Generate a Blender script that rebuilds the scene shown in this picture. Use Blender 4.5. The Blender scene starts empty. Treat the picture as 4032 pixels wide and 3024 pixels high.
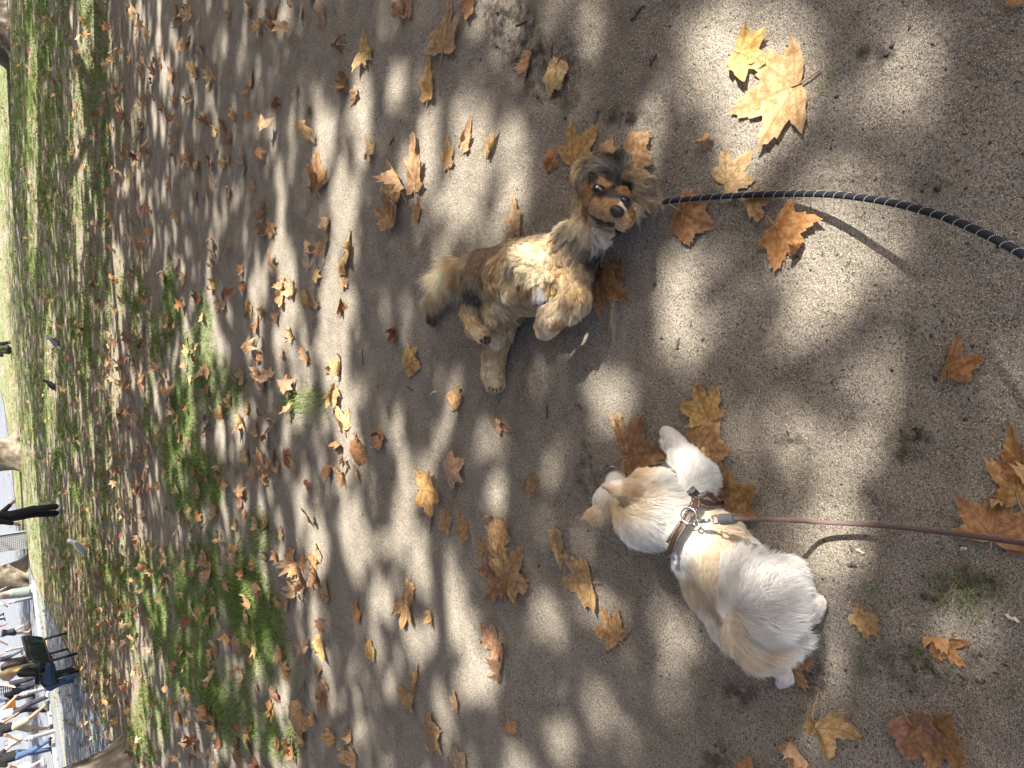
import bpy, math, random
import numpy as np
from mathutils import Vector, Matrix
from mathutils.bvhtree import BVHTree
from mathutils.kdtree import KDTree

SC = bpy.context.scene
COL = SC.collection
rng = np.random.default_rng(7)
random.seed(7)

# ------------------------------------------------------------------ camera, sky, sun, exposure
FPX, PITCH, ROLL, CAMH = 2800.0, math.radians(37.5), math.radians(3.95), 1.55
Fv = np.array([0, math.cos(PITCH), -math.sin(PITCH)])
Dv = np.array([0, -math.sin(PITCH), -math.cos(PITCH)])
Rv = np.array([1.0, 0, 0])
CX = math.cos(ROLL) * Dv - math.sin(ROLL) * Rv          # the phone was held sideways: up is to the picture's left
CY = math.sin(ROLL) * Dv + math.cos(ROLL) * Rv
CAM = np.array([0, 0, CAMH])
cam = bpy.data.objects.new('camera', bpy.data.cameras.new('camera'))
COL.objects.link(cam)
cam.matrix_world = Matrix(((CX[0], CY[0], -Fv[0], 0), (CX[1], CY[1], -Fv[1], 0), (CX[2], CY[2], -Fv[2], CAMH), (0, 0, 0, 1)))
cam.data.sensor_fit = 'HORIZONTAL'; cam.data.sensor_width = 36.0
cam.data.lens = FPX / 4032 * 36.0
cam.data.clip_start = 0.02; cam.data.clip_end = 3000
SC.camera = cam

SUN_EL, SUN_AZ = math.radians(48), math.atan2(0.9, -0.42)     # azimuth clockwise from +Y
SUN = np.array([math.sin(SUN_AZ) * math.cos(SUN_EL), math.cos(SUN_AZ) * math.cos(SUN_EL), math.sin(SUN_EL)])
world = bpy.data.worlds.new('World'); SC.world = world; world.use_nodes = True
wt = world.node_tree
sky = wt.nodes.new('ShaderNodeTexSky'); sky.sky_type = 'NISHITA'; sky.sun_disc = False
sky.air_density = .35; sky.dust_density = 3.4; sky.ozone_density = .1; sky.sun_elevation = SUN_EL; sky.sun_rotation = SUN_AZ
wt.links.new(sky.outputs[0], wt.nodes['Background'].inputs[0])
wt.nodes['Background'].inputs[1].default_value = 0.12
sl = bpy.data.lights.new('sun', 'SUN'); sl.energy = 5.0; sl.angle = math.radians(0.53); sl.color = (1.0, 0.95, 0.88)
so = bpy.data.objects.new('sun', sl); COL.objects.link(so)
so.rotation_euler = Vector(SUN).to_track_quat('Z', 'Y').to_euler()
SC.view_settings.view_transform = 'Standard'; SC.view_settings.look = 'None'
SC.view_settings.gamma = 1.0; SC.view_settings.exposure = 1.57
SC.view_settings.use_curve_mapping = False
cy = SC.cycles
cy.max_bounces = 4; cy.diffuse_bounces = 2; cy.glossy_bounces = 2; cy.transmission_bounces = 3
cy.transparent_max_bounces = 4; cy.use_denoising = True; cy.sample_clamp_indirect = 6
cy.use_adaptive_sampling = True; cy.adaptive_threshold = 0.02; cy.adaptive_min_samples = 24

# ------------------------------------------------------------------ helpers: photo pixel (4032 wide) -> place in the world
def ray(x, y): return Fv + (x - 2016) / FPX * CX + (1512 - y) / FPX * CY
def G(x, y, z=0.0):
    d = ray(x, y); return CAM + d * ((z - CAMH) / d[2])
def PD(x, y, depth): return CAM + ray(x, y) * depth
def proj(P):
    v = np.asarray(P, float) - CAM; d = v @ Fv
    d = np.where(np.abs(d) < 1e-3, 1e-3, d)
    return 2016 + FPX * (v @ CX) / d, 1512 - FPX * (v @ CY) / d, d
def pxm(P): return FPX / float((np.asarray(P) - CAM) @ Fv)         # pixels per metre there
DS = 4032 / 2212.0                                                  # the list below were read off a 2212-wide view
def GD(x, y, z=0.0): return G(x * DS, y * DS, z)

def _h(i, j, s):
    n = (i * 374761393 + j * 668265263 + s * 1442695041) & 0x7fffffff
    n = ((n ^ (n >> 13)) * 1274126177) & 0x7fffffff
    return ((n ^ (n >> 16)) & 0xffff) / 65535.0
def vnoise(x, y, s=0):
    x = np.asarray(x, float); y = np.asarray(y, float)
    i = np.floor(x).astype(np.int64); j = np.floor(y).astype(np.int64)
    u = x - i; v = y - j; u = u * u * (3 - 2 * u); v = v * v * (3 - 2 * v)
    return (_h(i, j, s) * (1 - u) + _h(i + 1, j, s) * u) * (1 - v) + (_h(i, j + 1, s) * (1 - u) + _h(i + 1, j + 1, s) * u) * v
def sstep(a, b, x):
    t = np.clip((x - a) / (b - a), 0, 1); return t * t * (3 - 2 * t)
def gh(X, Y):
    X = np.asarray(X, float); Y = np.asarray(Y, float)
    z = 0.010 * (vnoise(X / .55, Y / .55, 1) - .5) + 0.004 * (vnoise(X / .14, Y / .14, 2) - .5) + .003 * (vnoise(X / .05, Y / .05, 3) - .5)
    z = z + .007 * np.maximum(vnoise(X / .21 + 3, Y / .17, 4) - .62, 0) / .38 - .009 * np.maximum(vnoise(X / .13 + 7, Y / .22, 6) - .72, 0) / .28
    z = z * (1 - sstep(9, 14, Y))
    for (cx_, cy_, r, a) in DENTS:
        d = np.hypot(X - cx_, Y - cy_); z = z - a * np.exp(-(d / r) ** 2)
    return z
def _dent(x, y, r, a):
    p = GD(x, y); return (p[0], p[1], r, a)
DENTS = [_dent(1110, 60, .10, .022), _dent(1080, 20, .05, -.02), _dent(1175, 90, .05, -.014), _dent(1200, 210, .07, .012), _dent(1210, 30, .07, -.015), _dent(1330, 235, .07, .01)]

# ------------------------------------------------------------------ helpers: objects, meshes
def tag(o, label=None, cat=None, group=None, kind=None):
    for k, v in (('label', label), ('category', cat), ('group', group), ('kind', kind)):
        if v: o[k] = v
    return o
def mesh(name, V, Fs, smooth=True):
    me = bpy.data.meshes.new(name)
    V = np.asarray(V, np.float32).reshape(-1, 3)
    if isinstance(Fs, np.ndarray):
        n, k = Fs.shape
        me.vertices.add(len(V)); me.vertices.foreach_set('co', V.ravel())
        me.loops.add(n * k); me.loops.foreach_set('vertex_index', Fs.astype(np.int32).ravel())
        me.polygons.add(n); me.polygons.foreach_set('loop_start', np.arange(n, dtype=np.int32) * k)
        me.update(calc_edges=True)
    else:
        me.from_pydata(V.tolist(), [], Fs)
    if smooth and len(me.polygons): me.polygons.foreach_set('use_smooth', np.ones(len(me.polygons), bool))
    me.update()
    return me
def obj(name, me, mat=None, parent=None, loc=None, rz=None):
    o = bpy.data.objects.new(name, me); COL.objects.link(o)
    if mat is not None and me is not None and len(me.materials) == 0: me.materials.append(mat)
    if parent is not None: o.parent = parent
    if loc is not None: o.location = loc
    if rz is not None: o.rotation_euler = (0, 0, rz)
    return o
def empty(name, loc=(0, 0, 0), rz=0):
    o = bpy.data.objects.new(name, None); COL.objects.link(o); o.location = loc; o.rotation_euler = (0, 0, rz)
    o.empty_display_size = .1; return o
def fattr(me, name, vals, dom='POINT'):
    a = me.attributes.new(name, 'FLOAT', dom); a.data.foreach_set('value', np.asarray(vals, np.float32))
def cattr(me, name, cols, dom='POINT'):
    a = me.attributes.new(name, 'FLOAT_COLOR', dom)
    c = np.ones((len(cols), 4), np.float32); c[:, :3] = cols; a.data.foreach_set('color', c.ravel())

class MB:                                     # collects pieces that make one mesh
    def __init__(s): s.v = []; s.f = []
    def add(s, V, Fs):
        o = len(s.v); s.v += [tuple(map(float, p)) for p in V]; s.f += [tuple(int(i) + o for i in f) for f in Fs]; return s
    def box(s, c, d, R=None, bev=0.0):
        hx, hy, hz = d[0] / 2, d[1] / 2, d[2] / 2
        P = np.array([(x, y, z) for x in (-hx, hx) for y in (-hy, hy) for z in (-hz, hz)])
        if R is not None: P = P @ np.asarray(R).T
        return s.add(P + np.asarray(c), [(0, 1, 3, 2), (4, 6, 7, 5), (0, 4, 5, 1), (2, 3, 7, 6), (0, 2, 6, 4), (1, 5, 7, 3)])
    def tube(s, pts, rad, n=8, cap=True, closed=False):
        P = np.asarray(pts, float); m = len(P); rad = np.broadcast_to(rad, (m,))
        T = np.gradient(P, axis=0) if not closed else np.roll(P, -1, 0) - np.roll(P, 1, 0)
        T /= np.linalg.norm(T, axis=1)[:, None] + 1e-12
        up = np.array([0, 0, 1.0]) if abs(T[0][2]) < .9 else np.array([1.0, 0, 0])
        V = []; u = np.cross(T[0], up); u /= np.linalg.norm(u)
        for i in range(m):
            u = u - T[i] * (u @ T[i]); u /= np.linalg.norm(u) + 1e-12; w = np.cross(T[i], u)
            for k in range(n):
                a = 2 * math.pi * k / n; V.append(P[i] + rad[i] * (math.cos(a) * u + math.sin(a) * w))
        Fs = []
        for i in range(m if closed else m - 1):
            j = (i + 1) % m
            for k in range(n):
                l = (k + 1) % n; Fs.append((i * n + k, i * n + l, j * n + l, j * n + k))
        if cap and not closed: Fs += [tuple(range(n))[::-1], tuple(range((m - 1) * n, m * n))]
        return s.add(V, Fs)
    def lathe(s, prof, c=(0, 0, 0), n=16):
        c = np.asarray(c, float); V = []
        for r, z in prof:
            for k in range(n):
                a = 2 * math.pi * k / n; V.append(c + (r * math.cos(a), r * math.sin(a), z))
        Fs = [(i * n + k, i * n + (k + 1) % n, (i + 1) * n + (k + 1) % n, (i + 1) * n + k) for i in range(len(prof) - 1) for k in range(n)]
        Fs += [tuple(range(n))[::-1], tuple(range((len(prof) - 1) * n, len(prof) * n))]
        return s.add(V, Fs)
    def mesh(s, name, smooth=True): return mesh(name, np.array(s.v), s.f, smooth)
    def build(s, name, mat, parent=None, smooth=True): return obj(name, s.mesh(name, smooth), mat, parent)

def spline(pts, n):
    P = np.asarray(pts, float); m = len(P); out = []
    Q = np.vstack([2 * P[0] - P[1], P, 2 * P[-1] - P[-2]])
    for t in np.linspace(0, m - 1 - 1e-9, n):
        i = int(t); u = t - i; a, b, c, d = Q[i:i + 4]
        out.append(.5 * ((2 * b) + (c - a) * u + (2 * a - 5 * b + 4 * c - d) * u * u + (3 * b - a - 3 * c + d) * u ** 3))
    return np.array(out)

# smooth implicit bodies: capsules and ellipsoids blended, turned into one closed surface
def surf(prims, res, k=0.02):
    lo = np.full(3, 1e9); hi = -lo
    for p in prims:
        if p[0] == 'c':
            r = max(p[3], p[4]); lo = np.minimum(lo, np.minimum(p[1], p[2]) - r); hi = np.maximum(hi, np.maximum(p[1], p[2]) + r)
        else:
            r = max(p[2]); lo = np.minimum(lo, np.asarray(p[1]) - r); hi = np.maximum(hi, np.asarray(p[1]) + r)
    lo = lo - 3 * res - k; hi = hi + 3 * res + k
    n = np.ceil((hi - lo) / res).astype(int) + 1
    F = np.full(n, 1.0, np.float32)
    for p in prims:
        kk = p[5] if (p[0] == 'c' and len(p) > 5) else (p[4] if (p[0] == 'e' and len(p) > 4) else k)
        if p[0] == 'c':
            a, b = np.asarray(p[1], float), np.asarray(p[2], float); r = max(p[3], p[4]); l0 = np.minimum(a, b) - r; h0 = np.maximum(a, b) + r
        else:
            a = np.asarray(p[1], float); r = max(p[2]); l0 = a - r; h0 = a + r
        m = kk * 1.5 + 3 * res
        i0 = np.maximum(((l0 - m - lo) / res).astype(int), 0); i1 = np.minimum(((h0 + m - lo) / res).astype(int) + 2, n)
        X, Y, Z = np.meshgrid(*[lo[d] + res * np.arange(i0[d], i1[d]) for d in range(3)], indexing='ij', sparse=True)
        if p[0] == 'c':
            ab = b - a; L = ab @ ab + 1e-12
            t = np.clip(((X - a[0]) * ab[0] + (Y - a[1]) * ab[1] + (Z - a[2]) * ab[2]) / L, 0, 1)
            d = np.sqrt((X - a[0] - t * ab[0]) ** 2 + (Y - a[1] - t * ab[1]) ** 2 + (Z - a[2] - t * ab[2]) ** 2) - (p[3] + (p[4] - p[3]) * t)
        else:
            R = p[3] if len(p) > 3 and p[3] is not None else np.eye(3); q = [X - a[0], Y - a[1], Z - a[2]]
            l = [(q[0] * R[i][0] + q[1] * R[i][1] + q[2] * R[i][2]) for i in range(3)]
            k0 = np.sqrt(sum((l[i] / p[2][i]) ** 2 for i in range(3))); k1 = np.sqrt(sum((l[i] / p[2][i] ** 2) ** 2 for i in range(3))) + 1e-9
            d = k0 * (k0 - 1) / k1
        S = F[i0[0]:i1[0], i0[1]:i1[1], i0[2]:i1[2]]
        h = np.maximum(kk - np.abs(S - d), 0) / kk
        S[...] = np.minimum(S, d) - h * h * kk * .25
    return nets(F, lo, res)
def nets(F, lo, res):
    S = F < 0
    c = np.zeros(tuple(np.array(F.shape) - 1), np.int8)
    offs = [(i, j, k) for i in (0, 1) for j in (0, 1) for k in (0, 1)]
    for i, j, k in offs: c += S[i:F.shape[0] - 1 + i, j:F.shape[1] - 1 + j, k:F.shape[2] - 1 + k]
    A = np.argwhere((c > 0) & (c < 8))
    idx = np.full(c.shape, -1, np.int64); idx[A[:, 0], A[:, 1], A[:, 2]] = np.arange(len(A))
    val = np.stack([F[A[:, 0] + i, A[:, 1] + j, A[:, 2] + k] for i, j, k in offs], 1)
    O = np.array(offs, float); acc = np.zeros((len(A), 3)); cnt = np.zeros(len(A))
    for a in range(8):
        for b in range(a + 1, 8):
            if np.abs(O[a] - O[b]).sum() != 1: continue
            m = (val[:, a] < 0) != (val[:, b] < 0)
            t = val[m, a] / (val[m, a] - val[m, b]); acc[m] += O[a] + t[:, None] * (O[b] - O[a]); cnt[m] += 1
    V = lo + res * (A + acc / cnt[:, None])
    Fs = []
    for ax in range(3):
        u, w = (ax + 1) % 3, (ax + 2) % 3
        s0 = [slice(None)] * 3; s1 = [slice(None)] * 3; s0[ax] = slice(0, -1); s1[ax] = slice(1, None)
        E = np.argwhere(S[tuple(s0)] != S[tuple(s1)])
        flip = S[E[:, 0], E[:, 1], E[:, 2]]
        q = []
        for du, dw in ((0, 0), (1, 0), (1, 1), (0, 1)):
            e = E.copy(); e[:, u] -= du; e[:, w] -= dw; q.append(idx[e[:, 0], e[:, 1], e[:, 2]])
        q = np.stack(q, 1); q[~flip] = q[~flip][:, ::-1]; Fs.append(q)
    return V, np.vstack(Fs)
def vnormals(V, Q):
    n = np.cross(V[Q[:, 2]] - V[Q[:, 0]], V[Q[:, 3]] - V[Q[:, 1]])
    N = np.zeros_like(V)
    for k in range(4): np.add.at(N, Q[:, k], n)
    return N / (np.linalg.norm(N, axis=1)[:, None] + 1e-12), np.linalg.norm(n, axis=1) / 2

# ------------------------------------------------------------------ materials
class NT:
    def __init__(s, name):
        s.m = bpy.data.materials.new(name); s.m.use_nodes = True; s.t = s.m.node_tree; s.b = s.t.nodes['Principled BSDF']
    def n(s, ty, **kw):
        d = s.t.nodes.new(ty)
        for k, v in kw.items():
            if k.startswith('i_'):
                d.inputs[k[2:].replace('_', ' ')].default_value = v
            else: setattr(d, k, v)
        return d
    def l(s, a, b): s.t.links.new(a, b)
    def co(s): return s.n('ShaderNodeTexCoord').outputs['Object']
    def noise(s, scale, co=None, detail=3, rough=.55):
        d = s.n('ShaderNodeTexNoise'); d.inputs['Scale'].default_value = scale; d.inputs['Detail'].default_value = detail; d.inputs['Roughness'].default_value = rough
        s.l(co or s.co(), d.inputs['Vector']); return d.outputs['Fac']
    def ramp(s, fac, stops):
        r = s.n('ShaderNodeValToRGB'); e = r.color_ramp.elements
        while len(e) < len(stops): e.new(.5)
        for i, (p, c) in enumerate(stops): e[i].position = p; e[i].color = (c[0], c[1], c[2], 1) if hasattr(c, '__len__') else (c, c, c, 1)
        s.l(fac, r.inputs[0]); return r.outputs[0]
    def mix(s, fac, a, b, mode='MIX'):
        d = s.n('ShaderNodeMix', data_type='RGBA', blend_type=mode)
        for x, i in ((fac, 0), (a, 6), (b, 7)):
            if isinstance(x, bpy.types.NodeSocket): s.l(x, d.inputs[i])
            elif i == 0: d.inputs[0].default_value = x
            else: d.inputs[i].default_value = (x[0], x[1], x[2], 1)
        return d.outputs[2]
    def math(s, op, a, b=0.0):
        d = s.n('ShaderNodeMath', operation=op)
        for x, i in ((a, 0), (b, 1)):
            if isinstance(x, bpy.types.NodeSocket): s.l(x, d.inputs[i])
            else: d.inputs[i].default_value = x
        return d.outputs[0]
    def attr(s, name): return s.n('ShaderNodeAttribute', attribute_name=name)
    def bump(s, h, strength, dist, prev=None):
        d = s.n('ShaderNodeBump'); d.inputs['Strength'].default_value = strength; d.inputs['Distance'].default_value = dist
        s.l(h, d.inputs['Height'])
        if prev is not None: s.l(prev, d.inputs['Normal'])
        return d.outputs['Normal']
    def done(s, col=None, rough=.8, normal=None, metal=0, spec=None):
        if isinstance(col, bpy.types.NodeSocket): s.l(col, s.b.inputs['Base Color'])
        elif col is not None: s.b.inputs['Base Color'].default_value = (*col, 1)
        s.b.inputs['Roughness'].default_value = rough; s.b.inputs['Metallic'].default_value = metal
        if spec is not None: s.b.inputs['Specular IOR Level'].default_value = spec
        if normal is not None: s.l(normal, s.b.inputs['Normal'])
        return s.m
_mc = {}
def M(name, col, rough=.7, sc=30, amt=.25, bump=.15, metal=0, spec=None):
    if name in _mc: return _mc[name]
    t = NT(name); nz = t.noise(sc, detail=4)
    c = t.mix(nz, [x * (1 - amt) for x in col], [min(1, x * (1 + amt)) for x in col])
    nb = t.bump(t.noise(sc * 4), bump, .004) if bump else None
    _mc[name] = t.done(c, rough, nb, metal, spec); return _mc[name]

def ground_mat():
    t = NT('sandy dirt'); co = t.co()
    big = t.noise(1.1, co, 4); mid = t.noise(9, co, 4); fine = t.noise(190, co, 2, .75); grit = t.noise(420, co, 1)
    c = t.ramp(mid, [(.3, (.180, .157, .120)), (.7, (.285, .254, .200))])
    c = t.mix(t.ramp(big, [(.35, 0), (.65, .8)]), c, t.mix(.6, c, (.34, .30, .245)))
    c = t.mix(t.ramp(t.noise(3.3, co, 5, .6), [(.52, 0), (.66, .55)]), c, (.125, .10, .075))
    c = t.mix(t.ramp(fine, [(.36, 1), (.54, 0)]), c, (.10, .08, .058))
    c = t.mix(t.ramp(grit, [(.56, 0), (.68, 1)]), c, (.50, .445, .365))
    v = t.n('ShaderNodeTexVoronoi'); v.inputs['Scale'].default_value = 38; t.l(co, v.inputs['Vector'])
    sp = t.math('MULTIPLY', t.ramp(v.outputs['Distance'], [(.07, 1), (.13, 0)]), t.ramp(t.noise(16, co, 2), [(.5, 0), (.6, 1)]))
    c = t.mix(sp, c, (.05, .04, .03))
    dk = t.attr('dark').outputs['Fac']
    dkn = t.math('MULTIPLY', dk, t.ramp(t.noise(28, co, 5, .65), [(.36, 0), (.6, 1)]))
    c = t.mix(dkn, c, (.045, .035, .026))
    gm = t.attr('grass').outputs['Fac']
    gn = t.math('MULTIPLY', t.math('MULTIPLY', gm, .7), t.ramp(t.noise(22, co, 5, .7), [(.2, 0), (.42, 1)]))
    c = t.mix(gn, c, t.ramp(t.noise(60, co), [(.3, (.085, .13, .025)), (.7, (.15, .21, .045))]))
    lt = t.attr('litter').outputs['Fac']
    ln = t.math('MULTIPLY', lt, t.ramp(t.noise(30, co, 4, .7), [(.46, 0), (.56, 1)]))
    c = t.mix(ln, c, (.20, .10, .045))
    n1 = t.bump(mid, .6, .03); n2 = t.bump(t.noise(70, co, 3), .5, .008, n1); n3 = t.bump(fine, .8, .0035, n2); n4 = t.bump(grit, .6, .0015, n3)
    return t.done(c, .95, n4, spec=.15)

def leaf_mat(name):
    t = NT(name); oi = t.n('ShaderNodeObjectInfo'); co = t.co()
    base = oi.outputs['Color']
    if name != 'dry leaf': base = t.attr('lcol').outputs['Color']
    off = t.n('ShaderNodeVectorMath', operation='ADD'); t.l(co, off.inputs[0]); t.l(oi.outputs['Location'], off.inputs[1])
    nz = t.noise(9 if name == 'dry leaf' else 20, off.outputs[0], 5, .62); sp = t.noise(45, off.outputs[0], 3)
    c = t.mix(t.ramp(nz, [(.38, 0), (.60, 1)]), t.mix(1.0, base, (.60, .50, .40), 'MULTIPLY'), base)
    c = t.mix(t.ramp(sp, [(.62, 0), (.72, 1)]), c, t.mix(1.0, base, (.45, .36, .28), 'MULTIPLY'))
    if name == 'dry leaf':
        ve = t.attr('vein').outputs['Fac']
        c = t.mix(t.math('MULTIPLY', ve, .75), c, t.mix(1.0, base, (.52, .42, .32), 'MULTIPLY'))
        ed = t.attr('rim').outputs['Fac']
        c = t.mix(t.math('MULTIPLY', ed, t.ramp(nz, [(.4, .1), (.6, .5)])), c, t.mix(.55, base, (.55, .42, .25)))
    g = t.n('ShaderNodeNewGeometry')
    c = t.mix(g.outputs['Backfacing'], c, t.mix(.25, c, (.50, .30, .14)))
    nb = t.bump(t.noise(34, off.outputs[0], 3), .35, .006)
    if name == 'dry leaf': nb = t.bump(ve, -.6, .002, nb)
    m = t.done(c, .55, nb, spec=.35)
    tr = t.n('ShaderNodeBsdfTranslucent'); t.l(c, tr.inputs[0]); ms = t.n('ShaderNodeMixShader'); ms.inputs[0].default_value = .22
    out = t.t.nodes['Material Output']; t.l(t.b.outputs[0], ms.inputs[1]); t.l(tr.outputs[0], ms.inputs[2]); t.l(ms.outputs[0], out.inputs[0])
    return m
def green_mat(name, c1, c2, tl=.3):
    t = NT(name)
    if name == 'grass': c = t.ramp(t.noise(3.1, t.co(), 3), [(.3, c1), (.7, c2)])
    else:
        oi = t.n('ShaderNodeObjectInfo'); c = t.mix(oi.outputs['Random'], c1, c2)
    if name == 'grass': c = t.mix(.75, c, t.attr('lcol').outputs['Color'])
    m = t.done(c, .6, spec=.3)
    tr = t.n('ShaderNodeBsdfTranslucent'); t.l(c, tr.inputs[0]); ms = t.n('ShaderNodeMixShader'); ms.inputs[0].default_value = tl
    t.l(t.b.outputs[0], ms.inputs[1]); t.l(tr.outputs[0], ms.inputs[2]); t.l(ms.outputs[0], t.t.nodes['Material Output'].inputs[0])
    return m
def fur_mat(name):
    t = NT(name); a = t.attr('hcol').outputs['Color']
    return t.done(a, .55, spec=.25)
def skin_of_dog(name):
    t = NT(name); return t.done(t.mix(1.0, t.attr('hcol').outputs['Color'], (.75, .7, .65), 'MULTIPLY'), .8, t.bump(t.noise(160, t.co(), 2), .5, .004), spec=.1)
def bark_mat():
    t = NT('plane tree bark'); co = t.co()
    v = t.noise(3.2, co, 5, .6)
    c = t.ramp(v, [(.32, (.07, .052, .038)), (.45, (.135, .11, .08)), (.55, (.205, .175, .125)), (.68, (.29, .265, .20))])
    r = t.n('ShaderNodeValToRGB')
    return t.done(c, .85, t.bump(t.noise(14, co, 5), .5, .03), spec=.2)
def paving_mat(name, a, b, scale):
    t = NT(name); co = t.co(); c = t.ramp(t.noise(scale, co, 5), [(.3, a), (.7, b)])
    c = t.mix(t.ramp(t.noise(.35, co, 4), [(.4, 0), (.7, .45)]), c, [x * .75 for x in a])
    return t.done(c, .75, t.bump(t.noise(60, co, 2), .3, .004), spec=.3)

# ------------------------------------------------------------------ where the light falls through the crowns, where grass grows (read off the photo, on the ground)
LIT = [(1630, 60, 130, 60), (1700, 150, 60, 110), (1640, 190, 80, 120), (2010, 200, 170, 60), (2130, 400, 110, 90), (1820, 430, 130, 60), (1530, 300, 60, 40), (1600, 350, 60, 60),
       (1560, 100, 60, 90), (1900, 60, 120, 30), (1970, 560, 190, 80), (1770, 590, 80, 90), (1740, 690, 60, 60), (1860, 830, 80, 70), (2140, 790, 90, 60), (1810, 990, 110, 80), (1900, 1130, 200, 44),
       (1470, 600, 45, 110), (1440, 660, 30, 50), (1292, 812, 34, 38), (1330, 870, 50, 40), (1300, 900, 40, 30),
       (975, 920, 26, 90), (1075, 960, 50, 30), (925, 1010, 26, 80), (1460, 1400, 34, 70), (1450, 1470, 30, 30), (1180, 1330, 60, 36), (1110, 1180, 40, 26), (880, 1180, 80, 24), (950, 1250, 60, 34), (1000, 1340, 60, 24),
       (920, 1370, 60, 34), (1220, 1600, 60, 40), (1110, 300, 40, 50), (1060, 25, 70, 26), (930, 320, 22, 90), (1000, 270, 26, 70), (860, 140, 30, 90), (1040, 340, 30, 30),
       (1890, 1360, 90, 60), (2060, 1380, 90, 50), (1800, 1570, 60, 60), (1170, 200, 40, 20), (1290, 60, 60, 30), (1010, 1500, 60, 26), (1060, 1420, 50, 30), (1290, 1320, 60, 30), (1560, 1200, 80, 50),
       (650, 800, 26, 120), (720, 700, 30, 160), (620, 620, 22, 120), (740, 460, 26, 110), (700, 300, 22, 90), (780, 240, 22, 120), (600, 480, 20, 130), (560, 640, 18, 120), (520, 900, 24, 60), (600, 1150, 20, 90), (650, 1090, 24, 90),
       (690, 1180, 22, 70), (640, 1270, 20, 80), (450, 700, 20, 100), (170, 300, 12, 260), (250, 700, 18, 200), (190, 60, 14, 120), (300, 1480, 18, 160), (760, 1150, 26, 80), (820, 1300, 28, 50), (70, 330, 12, 300), (110, 820, 14, 180)]
DARK = [(1250, 480, 130, 90), (1380, 420, 70, 70), (1220, 180, 160, 110), (1210, 760, 90, 80), (1090, 620, 80, 70), (1000, 620, 60, 120), (1060, 760, 90, 90), (1480, 1000, 90, 90), (1380, 1180, 90, 110), (1790, 260, 60, 70), (1320, 1450, 70, 60),
        (1960, 930, 90, 60), (2050, 960, 60, 60), (2000, 700, 90, 30), (2050, 1500, 150, 80), (1890, 1480, 90, 80), (1170, 1100, 90, 80), (1380, 250, 120, 70), (1560, 800, 60, 80), (830, 60, 60, 60), (900, 580, 60, 110), (1180, 1500, 90, 60), (1560, 1580, 90, 60)]
for x_, y_, z_, rx_, ry_ in ((1165, 580, .22, 40, 46),  (1700, 1230, .24, 100, 110), (1730, 1320, .16, 60, 70), (1640, 1180, .2, 60, 50), (1640, 1330, .24, 70, 60), (1490, 1010, .08, 45, 45), (1450, 960, .03, 30, 30), (1350, 1100, .27, 50, 30), (1470, 1060, .2, 40, 40)):
    p_ = GD(x_, y_, z_); p_ = p_ - SUN * (p_[2] / SUN[2]); q_ = proj(p_); LIT.append((float(q_[0]) / DS, float(q_[1]) / DS, rx_, ry_, .5 if x_ > 1600 else .66))
LIT += [(1860, 1210, 120, 36), (1720, 1165, 50, 26), (2030, 1245, 80, 26), (1900, 545, 70, 40), (1990, 630, 60, 40), (2090, 720, 60, 50), (2180, 830, 50, 60), (2000, 480, 120, 30), (1800, 1170, 60, 30), (1990, 1200, 90, 24), (1700, 930, 60, 60), (1960, 320, 90, 40), (2060, 130, 90, 60), (1500, 500, 60, 40)]
for x_, y_, z_, rx_, ry_ in ((1315, 430, .15, 75, 70),):
    p_ = GD(x_, y_, z_); p_ = p_ - SUN * (p_[2] / SUN[2]); q_ = proj(p_); DARK.append((float(q_[0]) / DS, float(q_[1]) / DS, rx_, ry_))
def blob(tab, dx, dy):
    m = np.zeros_like(dx)
    for r in tab: m = np.maximum(m, (r[4] if len(r) > 4 else 1.0) * sstep(1.25, .75, np.hypot((dx - r[0]) / r[2], (dy - r[1]) / r[3])))
    return m
def lit(X, Y):
    P = np.stack([X, Y, np.zeros_like(X)], -1); x, y, d = proj(P); x = x / DS; y = y / DS
    sx_ = np.where(Y > 3.6, .36, .24); sy_ = np.where(Y > 3.6, .17, .24); n = .62 * vnoise(X / sx_ + 9, Y / sy_, 11) + .38 * vnoise(X / .11, Y / .11, 12) + .35 * (vnoise(X / 1.7, Y / 1.7, 13) - .5)
    L = sstep(.68, .77, n)
    ins = (d > 0) & (x > 0) & (x < 2300) & (y > -60) & (y < 1720)
    a = np.where(ins, blob(LIT, x, y), 0); b = np.where(ins, blob(DARK, x, y), 0)
    return np.clip(np.maximum(L * (1 - b), a * np.where(Y > 4, .25 + 1.1 * vnoise(X / .3, Y / .16, 17), .72 + .5 * vnoise(X / .1, Y / .1, 17))), 0, 1)
GRASS = [(45, 230, 26, 340, .95), (62, 620, 60, 240, .8), (60, 900, 60, 220, .9), (110, 1000, 70, 160, .8), (100, 1180, 55, 130, .75), (180, 1130, 50, 110, .45), (150, 760, 60, 130, .55), (230, 1060, 50, 70, .5), (20, 450, 30, 500, .8),
         (335, 680, 55, 120, .95), (300, 620, 40, 60, .8), (400, 790, 80, 60, .7), (440, 700, 20, 60, .5), (470, 850, 60, 50, .5), (660, 865, 45, 26, .5), (390, 960, 40, 150, .9), (430, 1050, 60, 80, .9), (350, 880, 40, 90, .7), (540, 1160, 50, 60, .5),
         (320, 1290, 80, 120, .95), (470, 1270, 100, 110, .95), (555, 1350, 60, 90, .8), (620, 1440, 36, 60, .45), (400, 1450, 100, 90, .85), (520, 1520, 90, 100, .75), (320, 1560, 50, 90, .8), (610, 1590, 50, 50, .55), (230, 1260, 60, 90, .6), (560, 1450, 50, 60, .7),
         (2090, 1290, 70, 45, .22), (2160, 1260, 50, 40, .25)]
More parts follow.
